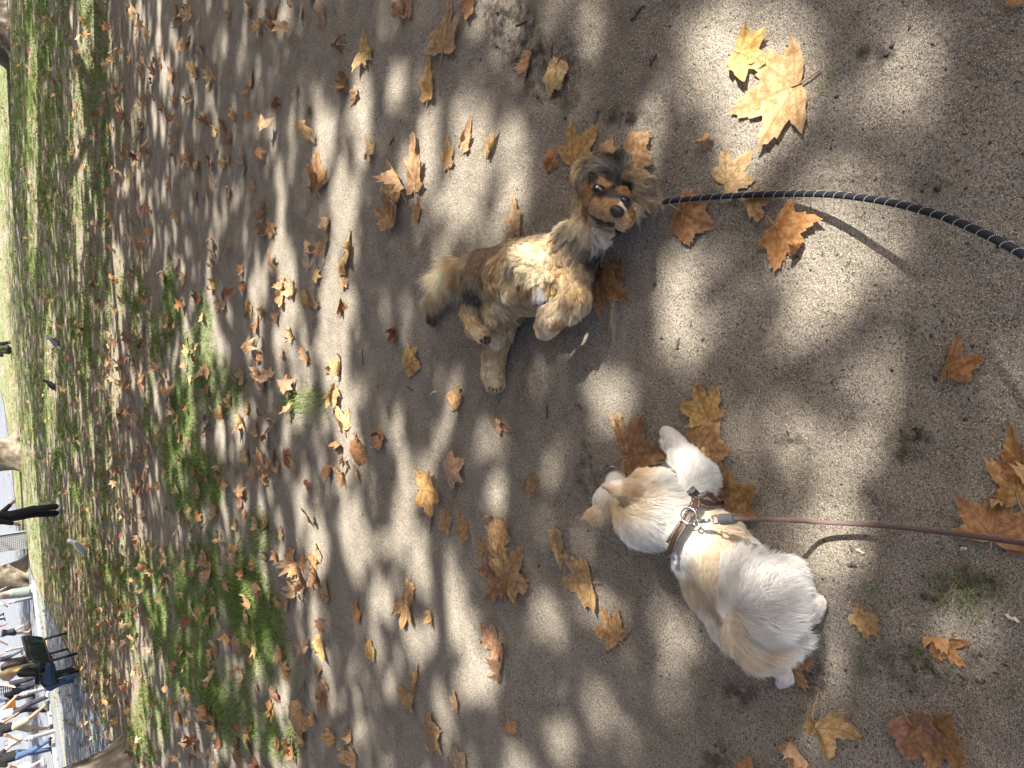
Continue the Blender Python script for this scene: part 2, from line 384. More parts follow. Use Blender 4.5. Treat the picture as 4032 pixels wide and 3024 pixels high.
def grassd(X, Y):
    x, y, d = proj(np.stack([X, Y, np.zeros_like(X)], -1)); x = x / DS; y = y / DS
    g = np.where(d > 0, blob(GRASS, x, y), 0)
    base = np.where((d > 0) & (x < 330) & (Y < 60), .30 * sstep(330, 200, x) + .55 * sstep(170, 60, x), 0)
    n = .55 * vnoise(X / .5, Y / .5, 21) + .45 * vnoise(X / .17, Y / .17, 22)
    return np.clip(np.maximum(g * sstep(.28, .58, n), base * sstep(.3, .55, n)), 0, 1)
LITTER = [(200, 700, 140, 700, .3), (170, 1350, 90, 260, .8), (250, 1500, 70, 160, .5), (60, 500, 60, 600, .3)]
SOIL = [(1110, 70, 60, 70, .9), (1090, 30, 50, 50, .9), (1170, 170, 50, 60, .7), (1140, 110, 50, 60, .9), (1225, 170, 30, 90, .7), (1340, 245, 60, 18, .8), (1340, 262, 70, 8, 1), (1960, 960, 60, 40, .75), (2010, 1440, 150, 60, .6), (1890, 400, 160, 25, .5),
        (1880, 115, 40, 20, .9), (1720, 950, 20, 14, .9), (1690, 955, 16, 12, .8), (1560, 1640, 40, 40, .8), (1760, 1470, 40, 40, .7), (2080, 1270, 90, 50, .7), (1300, 1060, 40, 40, .6), (1600, 1500, 40, 30, .7), (300, 1100, 20, 160, .5), (1260, 1010, 20, 60, .6)]

# ------------------------------------------------------------------ ground, road, paving
def axis(segs):
    out = [segs[0][0]]
    for a, b, s0, s1 in segs:
        x = a; s = s0
        while x < b - 1e-6:
            s = s0 + (s1 - s0) * (x - a) / (b - a); x = min(b, x + s); out.append(x)
    return np.array(out)
xs_r = axis([(0, 1.3, .018, .018), (1.3, 4, .03, .12), (4, 14, .15, .8), (14, 60, 1, 8), (60, 900, 10, 160)])
xs = np.concatenate([-xs_r[:0:-1], xs_r])
ys = np.concatenate([[-900, -200, -40, -8, -2, -.5, .1], axis([(.25, 2.6, .014, .018), (2.6, 6, .02, .06), (6, 20, .07, .3), (20, 60, .4, 3), (60, 900, 5, 160)])])
GX, GY = np.meshgrid(xs, ys, indexing='ij')
GZ = gh(GX, GY)
ii = np.arange(GX.size).reshape(GX.shape)
gq = np.stack([ii[:-1, :-1], ii[1:, :-1], ii[1:, 1:], ii[:-1, 1:]], -1).reshape(-1, 4)
gme = mesh('ground', np.stack([GX, GY, GZ], -1).reshape(-1, 3), gq)
gx_, gy_, gd_ = proj(np.stack([GX.ravel(), GY.ravel(), np.zeros(GX.size)], -1)); gx_ /= DS; gy_ /= DS
fattr(gme, 'grass', grassd(GX.ravel(), GY.ravel()))
fattr(gme, 'dark', np.where(gd_ > 0, blob(SOIL, gx_, gy_), 0))
fattr(gme, 'litter', np.where(gd_ > 0, blob(LITTER, gx_, gy_), 0))
tag(obj('ground', gme, ground_mat()), kind='structure')

def sheet(name, px, z, mat, th=.0):
    P = [G(x, y)[:2] for x, y in px]; V = [(p[0], p[1], z) for p in P]
    o = mesh(name, np.array(V), [tuple(range(len(V)))], False)
    return obj(name, o, mat)
def quad(name, V, mat): return obj(name, mesh(name, np.array(V, float), [tuple(range(len(V)))], False), mat)
asph = paving_mat('asphalt path', (.16, .17, .182), (.215, .225, .238), 30)
pave = paving_mat('pale paving', (.15, .162, .182), (.20, .214, .235), 8)
e1, e2 = G(128, 2262)[:2], G(470, 2985)[:2]                       # the edge of the lawn along the path
ed = (e2 - e1) / np.linalg.norm(e2 - e1); nr = np.array([ed[1], -ed[0]]); nr = nr if nr[0] < 0 else -nr
k1, k2 = G(172, 2440)[:2], G(262, 3012)[:2]                       # the painted line
kd = (k2 - k1) / np.linalg.norm(k2 - k1); kn = np.array([kd[1], -kd[0]]); kn = kn if kn[0] < 0 else -kn
p0 = e1 - ed * 3; a_ = e2 + ed * 14
tag(quad('path', [(*e1, .012), (*(e1 - ed * 1.0), .012), (*(e1 - ed * 1 + nr * 40), .012), (*(a_ + nr * 40), .012), (*a_, .012), (*e2, .012)], asph), kind='structure')
q0 = G(137, 2290)[:2]; qv = G(222, 2960)[:2] - q0; qv /= np.linalg.norm(qv); qn = np.array([qv[1], -qv[0]]); qn = qn if qn[1] > 0 else -qn
pvp = [q0 + qv * 60, q0] + [G(x, y)[:2] for x, y in ((84, 2130), (58, 1950), (40, 1760), (18, 1600), (4, 1540))] + [np.array([40., 400.]), np.array([-500., 700.]), np.array([-500., 0.])]
pv = tag(quad('pavement', [(p[0], p[1], .02) for p in pvp], pave), kind='structure')
stone = M('pale kerb stone', (.26, .26, .26), .8, 20, .15, .2)
for i in range(26):                                                # kerb stones along the pavement
    c = q0 + qv * (1.5 * i + .75); R = np.array([[qv[0], qn[0], 0], [qv[1], qn[1], 0], [0, 0, 1]])
    MB().box((0, 0, 0), (1.48, .22, .12), R).build('kerb_stone', stone, pv, False).location = (c[0], c[1], .035)
dark_joint = M('paving joint', (.11, .115, .12), .9, 20, .1, 0)
jm = MB()
for i in range(28):
    c = q0 + qn * (1.6 + 2.0 * i) + qv * 20; R = np.array([[qv[0], qn[0], 0], [qv[1], qn[1], 0], [0, 0, 1]])
    jm.box((c[0], c[1], .022), (46, .05, .006), R)
jm.build('paving_joint', dark_joint, pv, False)
ln = M('ochre line paint', (.45, .27, .09), .7, 9, .2, 0)
R = np.array([[kd[0], kn[0], 0], [kd[1], kn[1], 0], [0, 0, 1]])
m_ = k1 + kd * 6
tag(MB().box((m_[0], m_[1], .014), (16, .10, .006), R).build('painted_line', ln, None, False), 'ochre line painted along the grey path beyond the bench', 'road line')

# ------------------------------------------------------------------ trees: trunks, limbs, and crowns that dapple the light
BARK = bark_mat(); CROWN = green_mat('plane tree foliage', (.14, .12, .035), (.30, .21, .06), .5)
t1 = G(78, 1782); t2 = G(112, 2255); t3 = G(470, 3010); t4 = G(34, 190)
TREES = [(t1[:2], .60, 'pale patchy plane tree trunk standing past the grass strip, opposite the two pigeons'),
         (t2[:2], .50, 'plane tree with root flare beside the perforated metal bin'),
         (G(495, 2903)[:2] + np.array([-.70, .05]), .50, 'brown plane tree with flared base at the end of the lawn by the path'),
         (t4[:2] + np.array([.5, .3]), .75, 'dark based tree at the far edge of the lawn, behind the bright grass strip'),
         (np.array([7.2, -2.6]), .5, 'tall plane tree shading the dogs, just outside the picture'),
         (np.array([8.6, 8.2]), .5, 'tall plane tree shading the leaf-strewn dirt, outside the picture')]
N = 105000
GXs = rng.uniform(-11, 13, N); GYs = rng.uniform(-2.5, 26, N)
xf = np.hypot(GXs, GYs)
keep = rng.random(N) > np.clip(lit(GXs, GYs) * 1.25, 0, 1)
keep &= ~((GXs < -7.5) & (GYs > 22)) & (GYs < 27)
near_box = (np.abs(GXs - .1) < 2.9) & (GYs < 4.2) & (GYs > -.6)
keep &= ~near_box
N2 = 17000; X2 = rng.uniform(-2.8, 3.0, N2); Y2 = rng.uniform(-.6, 4.2, N2); k2 = rng.random(N2) > np.clip(lit(X2, Y2) * 1.55, 0, 1)
GXs = np.concatenate([GXs[keep], X2[k2]]); GYs = np.concatenate([GYs[keep], Y2[k2]]); LS = np.concatenate([np.full(keep.sum(), .15), np.full(k2.sum(), .084)])
Hh = rng.uniform(7.5, 12.0, len(GXs))
LP = np.stack([GXs, GYs, np.zeros(len(GXs))], -1) + SUN[None] / SUN[2] * Hh[:, None]
tp = np.array([t[0] for t in TREES])
own = np.argmin(((LP[:, None, :2] - tp[None]) ** 2).sum(-1), 1)
lq = np.array([(-.55, -.05, .06), (0, .72, 0), (.55, -.05, .06), (0, -.55, 0)])
def leafcloud(P, size, seed):
    r = np.random.default_rng(seed); n = len(P); az = r.uniform(0, 6.283, n); tl = np.clip(r.normal(0, .45, n), -1, 1); tl2 = np.clip(r.normal(0, .45, n), -1, 1)
    s = size * r.uniform(.75, 1.25, n)
    ca, sa = np.cos(az), np.sin(az); L = lq[None] * s[:, None, None]
    X = L[..., 0] * ca[:, None] - L[..., 1] * sa[:, None]; Y = L[..., 0] * sa[:, None] + L[..., 1] * ca[:, None]; Z = L[..., 2] + X * np.tan(tl)[:, None] * .8 + Y * np.tan(tl2)[:, None] * .8
    V = np.stack([X, Y, Z], -1) + P[:, None]
    return V.reshape(-1, 3), np.arange(n * 4).reshape(n, 4)
for ti, (pos, rad, lab) in enumerate(TREES):
    root = empty('plane_tree', (pos[0], pos[1], 0))
    tag(root, lab, 'tree', 'plane trees around the lawn')
    r = np.random.default_rng(40 + ti)
    lean = r.normal(0, .035, 2)
    prof = [(0, 1.45), (.12, 1.26), (.3, 1.12), (.6, 1.04), (1.2, 1.0), (2.2, .95), (3.4, .88), (4.6, .8), (5.6, .62)]
    V = []; n = 28
    for z, s in prof:
        for k in range(n):
            a = 2 * math.pi * k / n
            fl = 1 + (.22 * math.cos(5 * a + ti) + .12 * math.cos(3 * a + 2 * ti)) * max(0, (s - 1)) + .035 * math.cos(3 * a + z * 2) + .02 * math.sin(7 * a - z * 3)
            V.append((rad * s * fl * math.cos(a) + lean[0] * z, rad * s * fl * math.sin(a) + lean[1] * z, z - .03))
    Fs = [(i * n + k, i * n + (k + 1) % n, (i + 1) * n + (k + 1) % n, (i + 1) * n + k) for i in range(len(prof) - 1) for k in range(n)]
    obj('trunk', mesh('trunk', np.array(V), Fs), BARK, root)
    top = np.array([lean[0] * 5.2, lean[1] * 5.2, 5.2])
    mine = LP[own == ti] - np.array([pos[0], pos[1], 0])
    ne = 1700 if ti < 4 else 350; ex = np.stack([r.normal(0, 2.6, ne), r.normal(0, 2.6, ne), 10.0 + r.normal(0, 1.8, ne)], -1)
    gxy = (ex + np.array([pos[0], pos[1], 0])) - SUN[None] / SUN[2] * ex[:, 2:3]
    ok = lit(gxy[:, 0], gxy[:, 1]) < .2
    ex = ex[ok]
    ex = ex[ex[:, 2] > 5.5]
    Vc, Fc = leafcloud(np.vstack([mine, ex]), np.concatenate([LS[own == ti], np.full(len(ex), .28)]), 60 + ti)
    obj('crown', mesh('crown', Vc, Fc, False), CROWN, root)
    src = mine if len(mine) > 40 else ex
    for b in range(9):
        e = src[r.integers(len(src))]; e = e * np.array([.8, .8, 1.0])
        midp = top * .5 + e * .5 + np.array([0, 0, .7]); pts = spline([top - [0, 0, .3], top * .75 + midp * .25 + [0, 0, .5], midp + r.normal(0, .5, 3), midp * .5 + e * .5 + r.normal(0, .4, 3), e], 14)
        MB().tube(pts, np.linspace(rad * .30, .015, 14), 7).build('limb', BARK, root)

# ------------------------------------------------------------------ dogs
class Zoom:                                  # a window of the photo in which the dog's joints were read off
    def __init__(s, ox, oy, sc): s.ox, s.oy, s.sc = ox, oy, sc
    def px(s, x, y): return s.ox + x * s.sc, s.oy + y * s.sc
    def p(s, x, y, z): return G(*s.px(x, y), z)
    def r(s, rz, P): return rz * s.sc / pxm(P)
    def cap(s, a, b, k=None):
        A = s.p(*a[:3]); B = s.p(*b[:3]); c = ('c', A, B, s.r(a[3], A), s.r(b[3], B)); return c + ((k,) if k else ())
    def chain(s, pts, k=None): return [s.cap(pts[i], pts[i + 1], k) for i in range(len(pts) - 1)]
    def ell(s, x, y, z, rx, ry, rz, ang=0, k=None):                # rx along the picture direction ang, ry across it, rz (m) vertical
        P = s.p(x, y, z); d = math.radians(ang); q = s.p(x + 20 * math.cos(d), y - 20 * math.sin(d), z) - P; q[2] = 0; q /= np.linalg.norm(q)
        w = np.array([-q[1], q[0], 0]); R = np.stack([q, w, [0, 0, 1.0]]); e = ('e', P, (s.r(rx, P), s.r(ry, P), rz), R); return e + ((k,) if k else ())

def make_fur(root, name, V, Q, Z, ctrl, pal, n, rad, seed, clump=.5, power=5, skip=None, per=22, streak=.25):
    """ctrl rows: x, y, direction (deg, 0 = picture right, 90 = picture up), length mm, curl, colour, stiff 0..1 (stands off the skin)"""
    r = np.random.default_rng(seed)
    bvh = BVHTree.FromPolygons(V.tolist(), Q.tolist())
    NV, area = vnormals(V, Q)
    cp, cd, cl, cc, ck, cs = [], [], [], [], [], []
    for row in ctrl:
        x, y, dg, ln, cu, co = row[:6]; st = row[6] if len(row) > 6 else .35
        px = Z.px(x, y); d = ray(*px); hit = bvh.ray_cast(Vector(CAM), Vector(d).normalized())
        if hit[0] is None:
            g = G(*px, .07); hit = bvh.find_nearest(Vector(g))
        cp.append(hit[0]); a = math.radians(dg); cd.append(math.cos(a) * CX + math.sin(a) * CY); cl.append(ln / 1000); cc.append(pal[co]); ck.append(cu); cs.append(st)
    cp = np.array([list(p) for p in cp]); cd = np.array(cd); cl = np.array(cl); cc = np.array(cc); ck = np.array(ck); cs = np.array(cs)
    def weights(P):
        D = ((P[:, None] - cp[None]) ** 2).sum(-1) + 2e-6; w = D ** (-power / 2); return w / w.sum(1)[:, None]
    wv = weights(V); me = mesh('body', V, Q); cattr(me, 'hcol', wv @ cc)
    pr = area / area.sum(); f = r.choice(len(Q), n, p=pr)
    u, v = r.random(n)[:, None], r.random(n)[:, None]
    def bil(A): q = Q[f]; return (A[q[:, 0]] * (1 - u) + A[q[:, 1]] * u) * (1 - v) + (A[q[:, 3]] * (1 - u) + A[q[:, 2]] * u) * v
    P = bil(V); Nn = bil(NV); Nn /= np.linalg.norm(Nn, axis=1)[:, None] + 1e-9
    if skip is not None:
        ok = ~skip(P); P = P[ok]; Nn = Nn[ok]; n = len(P)
    W = weights(P); C = W @ cc; L = W @ cl; K = W @ ck; S = W @ cs; Dn = W @ cd
    C = C * (1 + .22 * (r.random((n, 1)) - .5)) * (1 + .2 * (vnoise(P[:, 0] * 60, P[:, 1] * 60 + P[:, 2] * 40, 5)[:, None] - .5))
    C = np.clip(C, .004, .95)
    T = Dn - Nn * (Dn * Nn).sum(1)[:, None]; T /= np.linalg.norm(T, axis=1)[:, None] + 1e-6
    jit = r.normal(0, .16, (n, 3)); T = T + jit; T /= np.linalg.norm(T, axis=1)[:, None] + 1e-6
    L = L * r.uniform(.65, 1.15, n)
    B = np.cross(Nn, T)
    m = 6; s = np.linspace(0, 1, m)
    ph = 6.283 * vnoise(P[:, 0] * 45, P[:, 1] * 45 + P[:, 2] * 31, 8) * 2 + r.normal(0, .35, n)
    off = np.zeros((n, m, 3))
    for i in range(m):
        si = s[i]
        lift = S * (si - .55 * si * si) * L; fwd = (1 - .5 * S) * (si ** 1.25) * L
        wav = K * .22 * L * np.sin(ph + si * 7.5) * si; wav2 = K * .12 * L * np.cos(ph + si * 7.5) * si
        off[:, i] = Nn * (lift + wav2)[:, None] + T * fwd[:, None] + B * wav[:, None]
        off[:, i, 2] -= .10 * L * si * si * (1 - S)
    gi = np.arange(0, n, per); kd = KDTree(len(gi))
    for j, g in enumerate(gi): kd.insert(P[g], j)
    kd.balance()
    near = np.array([gi[kd.find(p)[1]] for p in P])
    gt = r.normal(0, 1, n)[near]; C = np.clip(C * (1 + streak * np.clip(L / .03, .55, 1.2) * np.clip(gt, -1.6, 2.2))[:, None], .004, .93)
    for i in range(m):
        w = clump * s[i] ** 1.4 * np.clip(.35 + K, 0, 1)
        off[:, i] = off[:, i] * (1 - w[:, None]) + (off[near, i] * (L / L[near])[:, None] + (P[near] - P)) * w[:, None]
    pts = P[:, None] + off - Nn[:, None] * .001
    pts[..., 2] = np.maximum(pts[..., 2], .003 + .004 * r.random((n, 1)))
    hc = bpy.data.hair_curves.new('fur'); hc.add_curves([m] * n)
    hc.attributes['position'].data.foreach_set('vector', pts.astype(np.float32).ravel())
    ra = hc.attributes.get('radius') or hc.attributes.new('radius', 'FLOAT', 'POINT')
    rr = rad * np.array([1, 1, .95, .8, .55, .2])[None] * r.uniform(.7, 1.2, (n, 1))
    ra.data.foreach_set('value', rr.astype(np.float32).ravel())
    cattr(hc, 'hcol', C, 'CURVE')
    body = obj('body', me, skin_of_dog(name + ' skin'), root)
    hc.materials.append(fur_mat(name + ' fur'))
    fo = obj('fur', hc, None, root)
    return bvh, body
def snap(bvh, Z, x, y, off=0.0):
    d = ray(*Z.px(x, y)); h = bvh.ray_cast(Vector(CAM), Vector(d).normalized())
    if h[0] is None: return G(*Z.px(x, y), .1), np.array([0, 0, 1.0])
    nn = np.array(h[1]); return np.array(h[0]) + nn * off, nn
BLACK = M('black wet nose', (.022, .016, .014), .28, 200, .3, .4)
GLOSS = M('dark glossy eye', (.02, .012, .008), .06, 10, .1, 0, spec=.7)
GLINTM = M('eye highlight', (.6, .58, .55), .15, 10, .05, 0)  # pale colour for the modelled highlight on the eye

def ellip(c, rx, R=None, n=12):
    V = []; Fs = []
    for i in range(n + 1):
        t = math.pi * i / n
        for k in range(2 * n):
            p = math.pi * k / n; V.append((math.sin(t) * math.cos(p), math.sin(t) * math.sin(p), math.cos(t)))
    for i in range(n):
        for k in range(2 * n): Fs.append((i * 2 * n + k, (i + 1) * 2 * n + k, (i + 1) * 2 * n + (k + 1) % (2 * n), i * 2 * n + (k + 1) % (2 * n)))
    V = np.array(V) * np.asarray(rx)
    if R is not None: V = V @ np.asarray(R)
    return V + np.asarray(c), Fs
def frame(n, up):
    n = n / np.linalg.norm(n); u = up - n * (up @ n); u /= np.linalg.norm(u); return np.stack([np.cross(u, n), u, n])

# --- the spaniel rolling on its back
Z1 = Zoom(1600, 550, 1100 / 1738)
sp = []
sp += Z1.chain([(1010, 760, .115, 120), (840, 815, .125, 205), (685, 835, .12, 196), (560, 845, .105, 156), (470, 850, .095, 122)], .03)
sp += Z1.chain([(910, 930, .105, 142), (780, 945, .10, 138), (680, 965, .09, 118)], .03)
sp += Z1.chain([(1140, 570, .11, 132), (1050, 680, .115, 138), (960, 770, .12, 125)], .03)                 # neck
sp += [Z1.ell(1245, 300, .105, 150, 160, .085, 20)]                                                        # skull
sp += Z1.chain([(1235, 370, .13, 118), (1255, 420, .165, 96), (1285, 450, .19, 74)], .025)                 # muzzle
sp += Z1.chain([(1130, 430, .115, 88), (1215, 478, .16, 66)], .02) + Z1.chain([(1385, 420, .11, 50), (1345, 520, .165, 44)], .02)   # cheek, flews
sp += [Z1.cap((1180, 525, .115, 88), (1240, 568, .152, 54), .022)]                                          # lower jaw
sp += [Z1.cap((1232, 282, .160, 30), (1205, 292, .158, 24), .04), Z1.cap((1345, 322, .156, 28), (1360, 340, .152, 22), .04)]            # brows
sp += Z1.chain([(1200, 185, .125, 62), (1125, 205, .11, 62), (1080, 245, .085, 44)], .015)                  # ear thrown over
sp += Z1.chain([(1395, 235, .12, 56), (1455, 290, .10, 66), (1485, 360, .075, 66), (1462, 440, .055, 50)], .015)                     # hanging ear
sp += Z1.chain([(1300, 190, .08, 80), (1330, 140, .05, 50)], .02)                                          # crown
sp += Z1.chain([(1060, 840, .12, 98), (1045, 985, .14, 86), (1000, 1050, .15, 76), (905, 1110, .165, 76), (870, 1170, .155, 72)], .02)   # foreleg folded down
sp += Z1.chain([(700, 720, .15, 72), (640, 860, .19, 66), (650, 960, .215, 58)], .02)                      # other foreleg on the chest
sp += Z1.chain([(500, 900, .10, 112), (598, 1070, .085, 112), (568, 1200, .06, 84), (540, 1360, .042, 64), (538, 1450, .036, 62), (548, 1515, .032, 62)], .022)  # stretched hind leg
sp += Z1.chain([(470, 770, .13, 92), (425, 930, .155, 64), (395, 1080, .15, 50), (420, 1180, .145, 46), (490, 1240, .14, 36)], .018)     # folded hind leg
sp += Z1.chain([(420, 780, .07, 60), (310, 800, .055, 34), (210, 880, .045, 26), (160, 1000, .035, 22), (150, 1110, .025, 16)], .02)     # tail
for dx, dy in ((-26, 10), (0, 22), (26, 14)): sp += [Z1.cap((545 + dx, 1510 + dy, .035, 24), (548 + dx, 1535 + dy, .03, 18), .01)]
V1, Q1 = surf(sp, .0062)
V1[:, 2] = np.maximum(V1[:, 2], .004)
pal1 = dict(TAN=(.35, .195, .085), TN2=(.48, .31, .165), DK=(.024, .022, .020), BLU=(.085, .08, .072), GRY=(.27, .23, .17), CRM=(.80, .645, .42), LT=(.60, .445, .26), BRN=(.26, .185, .115), WH=(.90, .85, .74), GLD=(.62, .435, .21), RUS=(.48, .285, .13))
c1 = [  # face
    (1235, 285, 60, 16, .25, 'TAN', .32), (1210, 268, 100, 12, .25, 'TAN', .32), (1345, 322, 30, 12, .25, 'TAN', .32), (1365, 345, 0, 12, .25, 'TAN', .32), (1295, 290, 80, 14, .25, 'DK', .32), (1290, 340, 80, 12, .25, 'BLU', .32), (1265, 240, 90, 14, .25, 'DK', .32), (1390, 300, 60, 16, .25, 'DK', .32),
    (1160, 250, 120, 16, .25, 'DK', .32), (1330, 250, 80, 14, .25, 'DK', .32), (1180, 300, 200, 9, .25, 'DK', .32), (1225, 330, 200, 9, .25, 'DK', .32), (1195, 350, 200, 8, .25, 'DK', .32), (1335, 370, 0, 8, .25, 'DK', .32), (1372, 395, 0, 8, .25, 'DK', .32), (1160, 310, 200, 12, .25, 'TAN', .32), (1100, 320, 215, 16, .25, 'TAN', .32), (1120, 380, 225, 15, .25, 'TN2', .32), (1180, 370, 225, 12, .25, 'TN2', .32), (1230, 400, 225, 11, .25, 'TN2', .32),
    (1200, 440, 230, 11, .25, 'TN2', .32), (1250, 470, 240, 11, .25, 'TN2', .32), (1290, 390, 60, 11, .25, 'TAN', .32), (1335, 392, 20, 8, .25, 'WH', .32), (1350, 500, 290, 12, .25, 'TN2', .32), (1330, 540, 280, 14, .25, 'LT', .32), (1385, 440, 330, 14, .25, 'TAN', .32), (1060, 290, 200, 16, .25, 'BLU', .32), (1045, 340, 220, 16, .25, 'DK', .32),
    (1110, 430, 225, 16, .25, 'TAN', .32), (1080, 450, 215, 16, .25, 'LT', .32), (1150, 500, 230, 16, .25, 'LT', .32), (1200, 540, 250, 15, .25, 'GRY', .32), (1245, 560, 270, 16, .25, 'CRM', .32), (1180, 570, 245, 16, .25, 'CRM', .32), (1230, 590, 265, 16, .25, 'CRM', .32), (1290, 570, 280, 16, .25, 'CRM', .32), (1130, 420, 225, 12, .25, 'TAN', .32),
    # throat ruff, neck
    (1030, 450, 205, 52, .3, 'CRM', .5), (1010, 500, 215, 56, .3, 'CRM', .5), (1050, 540, 230, 48, .3, 'CRM'), (1180, 620, 285, 50, .35, 'WH', .5), (1210, 600, 285, 40, .3, 'WH', .5), (1130, 610, 250, 30, .3, 'CRM'), (960, 580, 210, 36, .5, 'GRY'), (1040, 640, 240, 36, .5, 'GRY'), (1110, 690, 260, 40, .6, 'GRY'), (1010, 720, 240, 34, .6, 'LT'), (1160, 740, 280, 36, .5, 'BLU'), (930, 550, 205, 30, .3, 'BLU'),
    # ears and crown
    (1200, 170, 190, 46, .45, 'GRY', .4), (1120, 210, 205, 50, .4, 'GRY', .35), (1080, 240, 225, 46, .4, 'LT', .3), (1150, 175, 180, 42, .5, 'GRY', .4), (1250, 200, 170, 30, .4, 'BLU'), (1330, 130, 80, 46, .8, 'DK', .5), (1300, 170, 110, 34, .6, 'BLU'), (1370, 180, 60, 40, .8, 'GRY', .5),
    (1430, 240, 10, 44, 1.0, 'LT', .5), (1480, 300, 340, 46, 1.0, 'GRY', .5), (1500, 370, 330, 46, 1.0, 'LT', .5), (1460, 430, 270, 48, .9, 'GRY', .4), (1420, 330, 330, 40, .9, 'LT', .4), (1430, 400, 290, 44, .9, 'CRM', .4),
    # back edge and flank
    (800, 610, 190, 16, .15, 'BRN', .25), (700, 610, 195, 20, .4, 'GRY'), (640, 640, 250, 28, .7, 'LT'), (560, 680, 215, 14, .1, 'BRN', .2), (470, 730, 215, 14, .1, 'BRN', .2), (420, 780, 230, 12, .1, 'BRN', .2), (440, 850, 250, 12, .1, 'BRN', .2), (900, 570, 190, 14, .1, 'BRN'),
    # chest and belly
    (820, 680, 150, 30, .5, 'LT'), (900, 660, 200, 24, .5, 'RUS'), (720, 700, 150, 36, .6, 'CRM'), (800, 760, 160, 40, .7, 'CRM', .5), (870, 740, 60, 34, .7, 'CRM'), (850, 850, 240, 34, .7, 'CRM', .5), (930, 810, 330, 30, .7, 'GLD'), (760, 860, 230, 36, .7, 'CRM'), (960, 880, 300, 26, .5, 'LT'), (840, 960, 260, 40, .4, 'WH', .4), (740, 930, 250, 34, .5, 'RUS'), (900, 920, 270, 30, .5, 'GLD'),
    (560, 760, 240, 40, .8, 'GLD'), (540, 850, 260, 40, .8, 'GLD'), (600, 780, 250, 30, .6, 'LT'), (510, 700, 240, 26, .5, 'BRN'), (720, 1030, 270, 22, .3, 'LT'), (790, 1040, 280, 22, .3, 'LT'),
    # forelegs
    (640, 820, 250, 30, .5, 'GRY'), (640, 920, 260, 32, .5, 'LT'), (670, 990, 300, 24, .4, 'LT'), (600, 960, 260, 24, .4, 'CRM'), (1100, 850, 280, 18, .3, 'BRN'), (1000, 900, 270, 22, .3, 'LT'), (1060, 960, 280, 36, .5, 'GLD'), (1090, 1040, 280, 40, .4, 'CRM', .4), (1010, 1030, 260, 36, .5, 'BRN'), (1030, 1060, 260, 36, .4, 'CRM'),
    (930, 1080, 230, 18, .3, 'CRM'), (880, 1130, 250, 16, .3, 'CRM'), (830, 1180, 260, 18, .3, 'CRM'), (940, 1160, 270, 18, .3, 'RUS'), (900, 1210, 270, 16, .3, 'CRM'), (790, 1150, 220, 16, .3, 'CRM'), (850, 1040, 270, 20, .3, 'BRN'),
    # hind legs
    (560, 1060, 280, 30, .6, 'CRM'), (660, 1090, 310, 34, .6, 'LT', .45), (600, 1160, 275, 30, .6, 'GLD'), (560, 1260, 265, 24, .6, 'CRM'), (620, 1250, 300, 32, .7, 'LT', .45), (530, 1330, 255, 24, .6, 'LT'), (590, 1390, 285, 24, .6, 'GLD'), (540, 1400, 270, 20, .6, 'CRM'), (505, 1470, 240, 24, .6, 'CRM', .45), (590, 1480, 300, 24, .6, 'LT', .45), (550, 1500, 275, 16, .5, 'CRM'), (550, 1545, 275, 11, .3, 'LT'), (500, 980, 270, 24, .5, 'LT'),
    (430, 900, 260, 24, .6, 'GRY'), (400, 990, 265, 26, .8, 'BLU'), (390, 1080, 270, 26, .7, 'LT'), (380, 1130, 280, 26, .6, 'GLD'), (430, 1200, 320, 20, .6, 'CRM'), (480, 1230, 330, 12, .4, 'LT'), (520, 1250, 330, 7, .2, 'BLU'),
    # tail plume
    (370, 720, 160, 20, .3, 'BRN'), (350, 770, 235, 70, .12, 'LT', .3), (320, 800, 262, 120, .2, 'GLD', .25), (270, 820, 250, 115, .2, 'CRM', .3), (290, 850, 272, 135, .2, 'CRM', .25), (210, 880, 262, 115, .12, 'CRM', .25), (230, 910, 275, 110, .2, 'GLD', .25), (180, 950, 270, 95, .12, 'CRM', .25), (165, 1010, 272, 80, .12, 'LT', .25), (152, 1060, 270, 60, .1, 'BRN', .25), (150, 1105, 275, 45, .1, 'DK', .25)]
d1 = empty('spaniel', tuple(Z1.p(760, 900, 0)))
tag(d1, 'tan and grey spaniel rolling on its back beside the black leash, looking at the camera', 'dog')
W1 = d1.location.copy(); d1.location = (0, 0, 0)
def face_skip(P):
    x, y, d = proj(P); zx = (x - 1600) / Z1.sc; zy = (y - 550) / Z1.sc; m = P[:, 2] > .1
    e = (np.hypot((zx - 1199), (zy - 314)) < 33) | (np.hypot(zx - 1357, zy - 380) < 28) | (np.hypot((zx - 1310) / 56, (zy - 447) / 46) < 1)
    return e & m
bv1, _ = make_fur(d1, 'spaniel', V1, Q1, Z1, c1, pal1, 125000, .00046, 3, .9, 5, face_skip, 44, .22)
face_up = math.cos(math.radians(67)) * CX + math.sin(math.radians(67)) * CY
